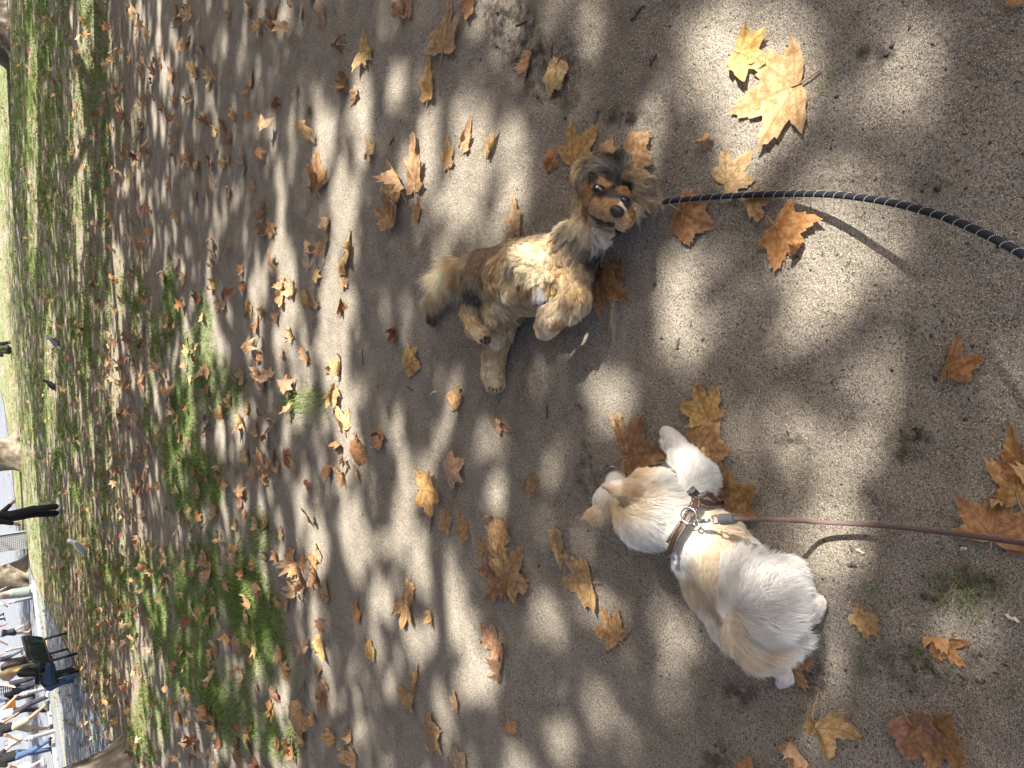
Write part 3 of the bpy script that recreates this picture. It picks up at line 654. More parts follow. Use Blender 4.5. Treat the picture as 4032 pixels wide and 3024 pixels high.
for (ex, ey, rr_, glint) in ((1199, 314, 41, 1), (1357, 380, 35, 0)):
    p, nn = snap(bv1, Z1, ex, ey); s_ = Z1.r(rr_, p); toc = (CAM - p) / np.linalg.norm(CAM - p); nn = nn * .4 + toc * .6
    Fm = frame(nn, face_up)
    eo = obj('eye', mesh('eye', *ellip(p - nn * s_ * .35, (s_ * 1.05, s_ * .76, s_ * .85), Fm)), GLOSS, d1)
    if glint: obj('eye_glint', mesh('eye_glint', *ellip(p + Fm[2] * s_ * .30 - Fm[0] * s_ * .34 + Fm[1] * s_ * .22, (s_ * .26, s_ * .34, s_ * .18), Fm)), GLINTM, eo)  # small pale ellipsoid standing in for a light reflection on the eye
    lid = MB(); ang = np.linspace(0, 2 * math.pi, 25)[:-1]
    lid.tube([p + Fm[0] * math.cos(a) * s_ * 1.02 + Fm[1] * math.sin(a) * s_ * .74 + Fm[2] * s_ * .12 for a in ang], s_ * .16, 6, closed=True)
    lid.build('eyelid', M('dark eyelid', (.02, .016, .014), .5, 80, .2, 0), d1)
p, nn = snap(bv1, Z1, 1310, 447); s_ = Z1.r(50, p); Fm = frame(nn * .3 + .7 * (CAM - p) / np.linalg.norm(CAM - p), face_up)
def lp(a, b, c): return p + Fm[0] * a * s_ + Fm[1] * b * s_ + Fm[2] * c * s_
nose = surf([('e', lp(0, .05, 0), (s_ * .95, s_ * .72, s_ * .55), Fm), ('c', lp(-.4, .1, .3), lp(.4, .1, .3), s_ * .3, s_ * .3), ('c', lp(0, -.5, .1), lp(0, .1, .3), s_ * .25, s_ * .35)], .0022, .008)
no = obj('nose', mesh('nose', *nose), BLACK, d1)
for sx in (-.42, .42): obj('nostril', mesh('nostril', *ellip(lp(sx, -.02, .52), (s_ * .2, s_ * .13, s_ * .12), Fm)), M('nostril black', (.003, .003, .003), .6, 10, .1, 0), no)
ml = MB(); mp = []
for x, y in ((1105, 415), (1130, 450), (1165, 480), (1195, 503), (1235, 515), (1275, 522), (1292, 515)):
    q, n2 = snap(bv1, Z1, x, y, .001); mp.append(q)
ml.tube(spline(mp, 24), np.array([.003] * 6 + [.005] * 6 + [.0095] * 9 + [.007, .005, .003]), 7)
ml.build('mouth', M('dark lip and mouth gap', (.018, .012, .011), .4, 60, .2, 0), d1)  # dark lip line, thickened where it stands in for the shaded open mouth
wk = MB()
for i in range(78):                                                                       # grizzled chin bristle under the lip
    q, n2 = snap(bv1, Z1, 1178 + (i % 26) * 4.2 + random.uniform(-4, 4), 536 + (i % 26) * .9 + random.uniform(-4, 18), .008)
    dr = -face_up * .012 + n2 * .004 + CX * random.uniform(-.003, .003); wk.tube([q, q + dr * .5 + n2 * .002, q + dr], [.0011, .0009, .0003], 4)
wk.build('chin_bristle', M('grey bristle', (.55, .5, .44), .6, 80, .3, 0), d1)

claw = MB()
for x, y in ((520, 1548), (540, 1560), (562, 1560), (580, 1548)):
    q, n2 = snap(bv1, Z1, x, y - 14, .004); claw.tube([q, q + CY * -.006 + n2 * .004, q + CY * -.014 + n2 * .002], [.0028, .0022, .0006], 6)
claw.build('claw', M('dark claw', (.03, .025, .02), .4, 60, .2, 0), d1)
pads = MB()
for x, y, rr_ in ((470, 1258, 11), (490, 1266, 11), (512, 1262, 11), (492, 1244, 15)):
    q, n2 = snap(bv1, Z1, x, y - 8, .003); V_, F_ = ellip(q, (Z1.r(rr_, q), Z1.r(rr_, q), .005), frame(n2, CY), 5); pads.add(V_, F_)
pads.build('paw_pad', M('dark paw pad', (.03, .025, .022), .6, 90, .3, .2), d1)
tooth = MB()
for i in range(7):
    q, n2 = snap(bv1, Z1, 1205 + i * 11, 521 + i * 1.5, .003); V_, F_ = ellip(q, (.0026, .0030, .0026), frame(n2, face_up), 4); tooth.add(V_, F_)
tooth.build('teeth', M('tooth enamel', (.75, .70, .60), .3, 60, .1, 0), d1)

# --- the white dog lying with its back to us
Z2 = Zoom(2200, 1600, 1200 / 1716)
wd = []
wd += Z2.chain([(770, 850, .085, 120), (860, 1020, .085, 130), (960, 1180, .085, 130)], .03)
wd += Z2.chain([(750, 680, .10, 158), (870, 790, .105, 172), (980, 930, .108, 180), (1100, 1080, .11, 190), (1190, 1220, .10, 178)], .03)
wd += [Z2.cap((1280, 960, .08, 100), (1330, 1060, .06, 92), .03), Z2.cap((1020, 1250, .075, 130), (1110, 1360, .06, 100), .03), Z2.cap((1240, 1280, .07, 110), (1180, 1390, .06, 90), .03)]
wd += Z2.chain([(1330, 1150, .045, 60), (1410, 1150, .034, 50), (1458, 1108, .03, 44)], .02)
wd += Z2.chain([(1190, 1420, .05, 56), (1250, 1480, .035, 42), (1275, 1530, .028, 38), (1250, 1560, .024, 30)], .015)
wd += [Z2.ell(540, 600, .165, 150, 178, .115, -40, .03), Z2.cap((640, 640, .14, 150), (440, 560, .19, 135), .03)]       # ruff
wd += [Z2.ell(325, 530, .205, 92, 108, .075, 20, .02), Z2.cap((480, 440, .16, 80), (540, 450, .15, 90), .03)]              # skull, cheek
wd += Z2.chain([(320, 450, .20, 60), (308, 395, .175, 40), (292, 365, .165, 30)], .018)                                     # muzzle
wd += Z2.chain([(395, 482, .255, 56), (325, 462, .305, 44), (246, 446, .345, 12)], .010)                                     # ear
wd += Z2.chain([(258, 598, .25, 56), (192, 618, .285, 42), (128, 634, .315, 9)], .010)                                     # other ear
wd += Z2.chain([(760, 470, .085, 100), (790, 400, .07, 92), (720, 300, .05, 66), (655, 215, .035, 46), (625, 170, .028, 40), (602, 145, .025, 34)], .02)   # foreleg
for a, b in ((588, 138), (600, 128), (618, 132)): wd += [Z2.cap((a + 6, b + 14, .028, 18), (a, b, .022, 14), .006)]
wd += Z2.chain([(1310, 1330, .12, 66), (1200, 1390, .16, 72), (1080, 1370, .195, 66), (1000, 1290, .215, 60), (970, 1210, .22, 50)], .02)                  # curled tail
wd += [Z2.ell(1140, 1110, .185, 200, 185, .055, 20, .03)]
V2, Q2 = surf(wd, .0062); V2[:, 2] = np.maximum(V2[:, 2], .004)
pal2 = dict(W=(.86, .835, .765), W2=(.83, .785, .69), CR=(.70, .585, .42), TN=(.66, .50, .31), BG=(.65, .52, .365), DT=(.52, .35, .19), GR=(.10, .09, .08))
c2 = [
    (300, 390, 100, 5, 0, 'W', .2), (310, 420, 90, 6, 0, 'W', .2), (285, 355, 90, 4, 0, 'GR', .2), (370, 375, 60, 6, 0, 'W', .2), (240, 470, 160, 10, .1, 'W', .25), (215, 520, 180, 12, .1, 'W2', .25), (265, 440, 170, 9, .1, 'BG', .2), (260, 462, 330, 8, .2, 'TN', .3), (300, 470, 340, 10, .3, 'TN', .3),
    (345, 490, 330, 14, .5, 'TN', .4), (400, 490, 350, 26, .6, 'DT', .4), (380, 440, 20, 20, .3, 'TN', .35), (420, 400, 30, 26, .3, 'TN', .35), (470, 360, 60, 32, .3, 'CR', .4), (560, 340, 70, 36, .3, 'W', .45), (640, 350, 60, 40, .3, 'W', .45), (300, 580, 300, 26, .3, 'TN', .35), (350, 560, 320, 30, .4, 'TN', .35), (330, 640, 290, 36, .35, 'CR', .4), (280, 660, 270, 34, .35, 'CR', .4),
    (150, 625, 200, 9, .1, 'TN', .2), (200, 610, 220, 14, .2, 'TN', .25), (240, 590, 250, 18, .3, 'CR', .3), (230, 650, 260, 26, .3, 'TN', .3), (180, 650, 250, 18, .2, 'TN', .3),
    (420, 560, 330, 46, .35, 'CR', .4), (480, 480, 20, 44, .3, 'CR', .4), (560, 460, 20, 48, .3, 'W2', .4), (640, 450, 20, 48, .3, 'W', .4), (520, 580, 340, 50, .35, 'W2', .4), (600, 560, 350, 52, .3, 'W2', .4), (680, 560, 0, 50, .3, 'W2', .4), (460, 660, 310, 52, .35, 'W2', .4), (560, 680, 320, 54, .3, 'W', .4), (640, 680, 330, 50, .3, 'W2', .4), (400, 740, 280, 50, .35, 'W2', .45), (480, 790, 280, 54, .35, 'W', .45), (570, 800, 290, 52, .35, 'W', .45), (350, 690, 270, 40, .3, 'W2', .45),
    (780, 330, 80, 20, .2, 'W', .4), (820, 400, 20, 26, .2, 'W', .45), (870, 440, 340, 30, .2, 'W', .45), (740, 400, 60, 24, .2, 'W', .4), (680, 260, 120, 14, .1, 'W', .3), (640, 200, 120, 10, .1, 'W', .25), (600, 140, 120, 6, .1, 'W', .2), (690, 330, 120, 20, .2, 'W', .35),
    (660, 840, 290, 40, .3, 'W', .4), (700, 800, 300, 36, .3, 'W', .4), (650, 920, 290, 28, .2, 'CR', .35), (780, 720, 320, 26, .2, 'W2', .3), (850, 600, 330, 26, .2, 'CR', .35), (950, 590, 340, 28, .2, 'W2', .4), (900, 680, 320, 26, .2, 'BG', .3), (1000, 700, 320, 26, .2, 'BG', .3), (1050, 660, 340, 28, .2, 'CR', .4), (1130, 740, 330, 30, .2, 'W', .45), (850, 800, 315, 26, .2, 'BG', .3), (950, 800, 310, 26, .2, 'BG', .3), (1050, 800, 310, 26, .2, 'BG', .3), (1150, 830, 320, 28, .2, 'CR', .35),
    (760, 900, 305, 26, .2, 'CR', .3), (850, 960, 300, 26, .2, 'CR', .3), (760, 1040, 295, 28, .2, 'CR', .4), (860, 1120, 295, 26, .2, 'CR', .35), (900, 1250, 290, 30, .2, 'W2', .45), (840, 1180, 270, 28, .2, 'W2', .45), (930, 1380, 270, 34, .25, 'W2', .5), (1030, 1450, 270, 34, .25, 'W', .5), (1130, 1490, 280, 34, .25, 'W', .5), (1230, 860, 330, 34, .2, 'W', .45), (1330, 900, 340, 34, .2, 'W', .5), (1400, 1000, 350, 32, .2, 'W', .5), (1250, 930, 320, 28, .2, 'W2', .4), (1380, 1250, 330, 34, .3, 'W', .5), (1320, 1380, 310, 36, .3, 'W', .5), (1260, 1440, 290, 34, .3, 'W', .5),
    # tail plume, fanning from the curl
    (940, 1170, 110, 46, .25, 'W2', .3), (960, 1060, 100, 56, .25, 'W', .3), (960, 960, 100, 60, .25, 'W', .35), (1020, 900, 85, 62, .25, 'W', .35), (1130, 890, 60, 60, .25, 'W', .35), (1060, 1000, 60, 62, .3, 'W', .3), (1060, 1120, 20, 62, .3, 'W', .25), (1160, 1000, 40, 62, .3, 'W', .3), (1160, 1120, 12, 62, .3, 'W', .25), (1260, 1060, 15, 60, .3, 'W', .3), (1270, 1160, 0, 60, .3, 'W', .3), (1060, 1220, 355, 62, .35, 'W2', .25), (1180, 1230, 350, 60, .35, 'W', .25), (1290, 1260, 340, 56, .3, 'W', .3), (1000, 1230, 330, 50, .4, 'CR', .25),
    (960, 1260, 280, 50, .3, 'CR', .25), (980, 1330, 300, 56, .3, 'CR', .25), (1060, 1390, 325, 60, .3, 'CR', .25), (1060, 1310, 330, 56, .3, 'W2', .25), (1170, 1400, 350, 60, .3, 'CR', .25), (1170, 1320, 345, 58, .3, 'W2', .25), (1270, 1370, 5, 50, .3, 'W2', .3),
    (1440, 1110, 60, 8, .1, 'W', .3), (1400, 1160, 330, 14, .1, 'W', .3), (1270, 1520, 280, 10, .1, 'W', .3), (1250, 1565, 270, 7, .1, 'W', .2)]
d2 = empty('spitz_dog', (0, 0, 0))
tag(d2, 'fluffy white and cream dog lying with its back to the camera, wearing a brown harness', 'dog')
bv2, _ = make_fur(d2, 'white dog', V2, Q2, Z2, c2, pal2, 130000, .00042, 4, .62, 5, None, 30, .045)
p, nn = snap(bv2, Z2, 283, 352); s_ = Z2.r(22, p)
obj('nose', mesh('nose', *ellip(Z2.p(279, 350, .166), (s_ * 1.1, s_ * .9, s_ * .9), frame(ray(*Z2.px(200, 250)) * .3 + np.array([0, .7, .3]), np.array([0, 0, 1.0])))), BLACK, d2)
p, nn = snap(bv2, Z2, 372, 388); s_ = Z2.r(13, p)
obj('eye', mesh('eye', *ellip(p, (s_, s_, s_))), GLOSS, d2)
pad = MB()
for x, y in ((1470, 1150), (1462, 1185), (1445, 1215)):
    q = Z2.p(x, y, .02); V, Fs = ellip(q, (Z2.r(20, q), Z2.r(22, q), .012), None, 6); pad.add(V, Fs)
pad.build('paw_pad', M('black paw pad', (.02, .018, .018), .6, 90, .3, .3), d2)

# ------------------------------------------------------------------ harness and leashes
LEA = M('dark brown leather', (.05, .026, .018), .45, 60, .3, .25)
WEB = M('black webbing', (.012, .012, .013), .75, 120, .3, .4)
STI = M('white stitching', (.72, .68, .6), .7, 60, .1, 0)
CHR = M('polished steel', (.75, .72, .66), .18, 40, .06, .05, 1)
GREYR = M('grey rubber', (.10, .105, .105), .55, 60, .15, .1)
def ribbon(ctrl, width, th, lift, name, mat, parent, Z, bvh, n=40, stitch=True):
    pts = []; nrm = []
    for x, y, up in ctrl:
        q, nn = snap(bvh, Z, x, y, lift + up); pts.append(q); nrm.append(nn * .5 + np.array([0, 0, .5]) + .3 * (CAM - q) / np.linalg.norm(CAM - q))
    P = spline(pts, n); Nn = spline(nrm, n); Nn /= np.linalg.norm(Nn, axis=1)[:, None]
    T = np.gradient(P, axis=0); T /= np.linalg.norm(T, axis=1)[:, None]; B = np.cross(T, Nn); B /= np.linalg.norm(B, axis=1)[:, None]; Nn = np.cross(B, T)
    V = []
    for i in range(n):
        for a, b in ((-1, 0), (-.92, 1), (.92, 1), (1, 0), (.92, -1), (-.92, -1)): V.append(P[i] + B[i] * a * width / 2 + Nn[i] * b * th / 2)
    Fs = [(i * 6 + k, i * 6 + (k + 1) % 6, (i + 1) * 6 + (k + 1) % 6, (i + 1) * 6 + k) for i in range(n - 1) for k in range(6)] + [tuple(range(6)), tuple(range((n - 1) * 6, n * 6))[::-1]]
    o = obj(name, mesh(name, np.array(V), Fs), mat, parent)
    if stitch:
        mb = MB(); L = np.concatenate([[0], np.cumsum(np.linalg.norm(np.diff(P, axis=0), axis=1))]); k = 0.003
        while k < L[-1]:
            i = min(n - 2, np.searchsorted(L, k)); R = np.stack([T[i], B[i], Nn[i]], 1)
            for s_ in (-.78, .78): mb.box(P[i] + B[i] * s_ * width / 2 + Nn[i] * (th / 2 + .0004), (.0026, .0008, .0008), R)
            k += .0056
        mb.build('stitching', STI, o, False)
    return P, Nn
hz = empty('dog_harness'); tag(hz, 'brown leather harness with white stitching around the white dog', 'harness')
ribbon([(735, 470, .0), (775, 515, .004), (815, 545, .004), (850, 560, 0)], .030, .004, .003, 'webbing', WEB, hz, Z2, bv2, 24, False)
ribbon([(618, 778, .0), (662, 765, .006), (712, 735, .010), (745, 700, .012), (752, 655, .014), (742, 600, .012), (732, 555, .006)], .021, .0045, .030, 'strap', LEA, hz, Z2, bv2)
ribbon([(628, 735, .0), (665, 690, .004), (705, 640, .008), (750, 585, .010), (800, 530, .010), (845, 512, .006), (875, 520, 0)], .021, .0045, .030, 'strap', LEA, hz, Z2, bv2)
ribbon([(770, 500, .012), (800, 478, .012), (830, 500, .012)], .018, .004, .03, 'strap', LEA, hz, Z2, bv2, 16)
rp, rn = snap(bv2, Z2, 738, 655, .052)
Fm = frame(np.array([.15, -.35, .9]), CY)
ring = MB(); ring.tube([rp + Fm[0] * math.cos(a) * .0185 + Fm[1] * math.sin(a) * .0185 for a in np.linspace(0, 2 * math.pi, 29)[:-1]], .0021, 8, closed=True); ring.build('ring', CHR, hz)
zr = rp[2]
pk = empty('pink_leash'); tag(pk, 'thin dusty pink rope leash with steel clip, fastened to the brown harness', 'leash')
hA = Z2.p(765, 655, zr + .002); hB = Z2.p(868, 640, zr + .004)
dirn = (hB - hA) / np.linalg.norm(hB - hA); side = np.cross(dirn, [0, 0, 1.0]); side /= np.linalg.norm(side)
cl = MB()
cl.tube([hA + side * math.sin(a) * .0075 + dirn * (math.cos(a) * .0075 + .004) for a in np.linspace(.3, 5.9, 20)], .0026, 7)
cl.tube([hA + dirn * .010, hA + dirn * .016, hA + dirn * .03, hB - dirn * .012], [.003, .0052, .0058, .0045], 10)
cl.tube([hA + dirn * .018 + side * .004, hA + dirn * .020 + side * .009], .0018, 6)
cl.build('clip', CHR, pk)
sw = MB(); hC = Z2.p(915, 637, zr + .006)
sw.tube([hB - dirn * .012, hB + dirn * .0], .0034, 8)
for s_ in (-1, 1): sw.tube([hB + side * .0 , hB + side * s_ * .0085, hB + dirn * .012 + side * s_ * .0095, hC], .0024, 7)
sw.build('swivel', CHR, pk)
cB = Z2.p(992, 633, zr + .004)
MB().tube(spline([hC - dirn * .002, hC + dirn * .003, (hC + cB) / 2, cB - dirn * .003, cB], 9), [.0095, .0125, .0128, .0126, .0126, .0124, .0122, .0112, .0095], 16).build('rubber_sleeve', GREYR, pk)
def rope_mat(name, ca, cb, scale):
    t = NT(name); w = t.n('ShaderNodeTexWave'); w.inputs['Scale'].default_value = scale; w.inputs['Distortion'].default_value = 2.0; w.inputs['Detail'].default_value = 2; t.l(t.co(), w.inputs['Vector'])
    return t.done(t.mix(w.outputs['Fac'], ca, cb), .8, t.bump(w.outputs['Fac'], .5, .002), spec=.2)
rp_pts = [cB - dirn * .004, Z2.p(1060, 636, zr - .012)] + [G(x, y, z) for x, y, z in ((3080, 2046, .165), (3200, 2054, .085), (3330, 2061, .058), (3450, 2068, .056), (3700, 2094, .084), (3900, 2120, .13), (4045, 2142, .175), (4250, 2180, .26))] + [np.array([-.30, .17, .55]), np.array([-.22, .02, .95])]
MB().tube(spline(rp_pts, 110), .0052, 10).build('rope', rope_mat('dusty pink braid', (.115, .076, .070), (.205, .142, .130), 120), pk)
bl = empty('black_leash'); tag(bl, 'thick black rope leash with white reflective stitches running from the spaniel', 'leash')
bp = [G(x, y, z) for x, y, z in ((2520, 815, .075), (2600, 797, .05), (2720, 783, .03), (2900, 770, .018), (3100, 763, .026), (3300, 768, .068), (3500, 796, .122), (3700, 848, .176), (3880, 922, .232), (4045, 1012, .288), (4250, 1160, .37))] + [np.array([.17, .12, .66]), np.array([.08, .0, 1.0])]
BP = spline(bp, 150)
MB().tube(BP, .0071, 12).build('rope', rope_mat('black braid', (.013, .015, .019), (.038, .041, .048), 160), bl)
T = np.gradient(BP, axis=0); T /= np.linalg.norm(T, axis=1)[:, None]; L = np.concatenate([[0], np.cumsum(np.linalg.norm(np.diff(BP, axis=0), axis=1))])
mb = MB(); k = .02; dots = ellip((0, 0, 0), (1, 1, 1), None, 3)
while k < L[-1] - .03:
    for a in np.linspace(0, 2 * math.pi, 20)[:-1]:
        s_ = k + a / 6.283 * .030; i = min(len(L) - 2, np.searchsorted(L, s_)); q = np.array([np.interp(s_, L, BP[:, d]) for d in range(3)])
        u = np.cross(T[i], [0, 0, 1.0]); u /= np.linalg.norm(u); w = np.cross(u, T[i])
        mb.add(dots[0] * .00085 + q + (u * math.cos(a) + w * math.sin(a)) * .0071, dots[1])
    k += .030
mb.build('reflective_stitching', M('reflective thread', (.75, .77, .78), .35, 40, .05, 0), bl)
co_ = empty('dog_collar'); tag(co_, 'black collar with a metal loop at the spaniel ear, where its leash starts', 'collar')
nc = [Z1.p(x, y, z) for x, y, z in ((1235, 640, .10), (1330, 560, .08), (1420, 490, .06), (1480, 430, .05), (1530, 395, .05))]
MB().tube(spline(nc, 20), .009, 8).build('band', WEB, co_)
q = Z1.p(1505, 420, .06); MB().tube([q + CX * math.cos(a) * .013 + CY * math.sin(a) * .013 for a in np.linspace(0, 6.283, 19)[:-1]], .0022, 7, closed=True).build('metal_loop', CHR, co_)

# ------------------------------------------------------------------ fallen leaves
HALF = [(0, 1.0), (5, .86), (8, .88), (12, .72), (15, .76), (19, .62), (24, .54), (29, .57), (33, .66), (36, .63), (40, .78), (44, .77), (48, .95), (52, .80), (56, .82), (60, .66), (65, .68), (70, .52), (76, .46), (82, .52), (87, .50), (93, .68), (98, .54), (104, .52), (112, .38), (122, .30), (138, .18), (160, .10)]
def leaf_shape(seed, kind):
    """flat leaf in units of its length: stalk joint at the origin, tip towards +Y; kind picks the outline and the way it has dried"""
    r = np.random.default_rng(seed)
    th, rad = [], []; t0 = r.uniform(-95, 60); tear = (t0, t0 + r.uniform(25, 55), r.uniform(.34, .55))
    wide = {'wide': 1.0, 'narrow': .62, 'round': .85}[kind[0]]
    for sgn in (1, -1):
        rows = []
        for a, q in HALF:
            q2 = q * (1 + r.normal(0, .035))
            if kind[0] == 'round': q2 = (.55 * q2 + .45 * (.62 + .3 * math.cos(math.radians(a * .9)))) * (1 if a < 120 else .8)
            if kind[0] == 'narrow' and 30 < a < 110: q2 *= .82
            if len(kind) > 1 and tear[0] < sgn * a < tear[1]: q2 = min(q2, tear[2] + r.normal(0, .03))
            rows.append((sgn * a * (1 + r.normal(0, .012)), q2))
        if sgn == 1: th += [x[0] for x in rows[::-1]]; rad += [x[1] for x in rows[::-1]]
        else: th += [x[0] for x in rows[1:]]; rad += [x[1] for x in rows[1:]]
    th = np.radians(np.array(th)); rad = np.array(rad); n = len(th)
    V = [(0, 0, 0)]; vein = [1]; rim = [0]; rings = (.2, .4, .6, .8, 1.0)
    lobes = np.radians([0, 48, -48, 93, -93])
    for t in rings:
        for k in range(n):
            rr = rad[k] * t; V.append((math.sin(th[k]) * rr * wide, math.cos(th[k]) * rr, 0))
            dmin = min(abs(math.sin(th[k] - l)) * rr if abs(th[k] - l) < 1 else 9 for l in lobes); side = .35 * (1 if (k % 4 == 0 and t > .3) else 0)
            vein.append(max(math.exp(-(dmin / .018) ** 2), side * (1 - t * .6))); rim.append(1.0 if t == 1 else 0)
    V = np.array(V, float)
    Fs = [(0, 1 + k, 2 + k) for k in range(n - 1)]
    for i in range(len(rings) - 1):
        for k in range(n - 1): Fs.append((1 + i * n + k, 1 + (i + 1) * n + k, 2 + (i + 1) * n + k, 2 + i * n + k))
    return V, Fs, np.array(vein), np.array(rim)
def bend(V, dirang, s0, R, maxa=3.0):
    d = np.array([math.cos(dirang), math.sin(dirang)]); s = V[:, 0] * d[0] + V[:, 1] * d[1] - s0
    m = s > 0; a = np.clip(s[m] / R, 0, maxa); ex = np.maximum(s[m] - maxa * R, 0)
    h = R * np.sin(a) + ex * np.cos(a); z = R * (1 - np.cos(a)) + ex * np.sin(a)
    z0 = V[m, 2]; dh = h - s[m] - z0 * np.sin(a)
    V[m, 0] += d[0] * dh; V[m, 1] += d[1] * dh; V[m, 2] = z + z0 * np.cos(a); return V
def dry(V, seed, style):
    r = np.random.default_rng(seed); X, Y = V[:, 0].copy(), V[:, 1].copy()
    amp = .05 if style == 'flat' else .09
    V[:, 2] += amp * (vnoise(X * 2.5 + seed, Y * 2.5, 3) - .5) * 1.6 + .035 * (vnoise(X * 7 + seed, Y * 7, 4) - .5)
    rr = np.hypot(X, Y - .35)
    if style == 'flat': V[:, 2] += .10 * np.abs(X) + .05 * rr ** 2
    if style == 'dome': V[:, 2] += .26 - .42 * rr ** 2
    if style == 'cup': V[:, 2] += .45 * rr ** 2; V = bend(V, r.uniform(0, 6.28), .3, .3, 1.4)
    if style == 'fold': V = bend(V, r.choice([0.15, math.pi - .15]), .10, .10, 2.5); V[:, 2] += .05
    if style == 'roll': V = bend(V, r.uniform(-.3, .3), .12, .2, 2.6); V = bend(V, math.pi + r.uniform(-.3, .3), .12, .24, 1.7)
    if style == 'tip': V = bend(V, math.pi / 2 + r.uniform(-.5, .5), .52, .16, 2.6); V[:, 2] += .12 * np.abs(X)
    if style == 'tent': V[:, 2] += .30 - .75 * np.abs(X); V = bend(V, -math.pi / 2 + r.uniform(-.5, .5), -.5, .8, .6)
    if style == 'half': V = bend(V, r.uniform(-.6, .6), -.05, .14, 2.2); V = bend(V, math.pi / 2, .6, .3, 1.2)
    V[:, 2] -= np.percentile(V[:, 2], 8); V[:, 2] = np.maximum(V[:, 2], -.01)
    return V
STYLES = {}
LEAFM = leaf_mat('dry leaf'); STEMM = M('leaf stalk', (.34, .22, .12), .7, 60, .25, .1)
for i, (sh, st, *tn) in enumerate([('wide', 'flat'), ('narrow', 'flat'), ('round', 'flat'), ('wide', 'dome'), ('wide', 'tip'), ('wide', 'fold'), ('narrow', 'fold'), ('wide', 'half'), ('wide', 'cup'), ('narrow', 'roll'), ('wide', 'roll'), ('wide', 'tent'), ('round', 'dome'), ('narrow', 'tent'), ('wide', 'flat'), ('narrow', 'half'), ('wide', 'flat', 1), ('wide', 'tip', 1), ('narrow', 'flat', 1), ('round', 'dome', 1), ('wide', 'roll', 1), ('wide', 'half', 1), ('round', 'cup', 1), ('narrow', 'tip')]):
    V, Fs, ve, ri = leaf_shape(100 + i, (sh,) + tuple(tn)); V = dry(V, 200 + i, st)
    me = mesh('dry_leaf', V, Fs); fattr(me, 'vein', ve); fattr(me, 'rim', ri); me.materials.append(LEAFM)
    sm = MB(); z0 = V[0, 2]; pts = spline([(0, .05, z0 + .012), (0, -.06, z0 + .016), (.03 * (i % 3 - 1), -.22, z0 * .5 + .02), (.07 * (i % 3 - 1), -.36, .015)], 9)
    sm.tube(pts, np.linspace(.010, .014, 9), 6); sme = sm.mesh('stem'); sme.materials.append(STEMM)
    STYLES[i] = (me, sme)
LC = dict(g=(.64, .41, .185), t=(.62, .435, .24), o=(.50, .265, .12), b=(.37, .21, .11), r=(.24, .095, .05), p=(.54, .35, .22), y=(.66, .45, .19), d=(.49, .31, .165), k=(.53, .45, .33))
def leaf(P, size, yaw, style, color, label, group=None, stem=True, tilt=(0, 0), lift=0.0, seed=0):
    me, sme = STYLES[style]; r = random.Random(seed)
    o = bpy.data.objects.new('dry_leaf', me); COL.objects.link(o)
    cs, sn = math.cos(yaw), math.sin(yaw); sx = np.array([0, 0, .45, -.45, 0, .3, -.3, .3, -.3]) * size; sy = np.array([0, .5, .5, .5, 1, .2, .2, .8, .8]) * size
    zz = gh(P[0] + sx * cs - sy * sn, P[1] + sx * sn + sy * cs)
    o.location = (P[0], P[1], float(max(zz[0], zz.max() * .7 + zz.mean() * .3)) + .004 + lift); o.rotation_euler = (tilt[0], tilt[1], yaw); o.scale = (size * r.choice((1, -1)), size, size)
    c = LC[color]; f = r.uniform(.86, 1.12); o.color = (c[0] * f, c[1] * f * r.uniform(.94, 1.06), c[2] * f * r.uniform(.85, 1.15), 1)
    tag(o, label, 'leaf', group)
    if stem:
        s = bpy.data.objects.new('stem', sme); COL.objects.link(s); s.parent = o
    return o
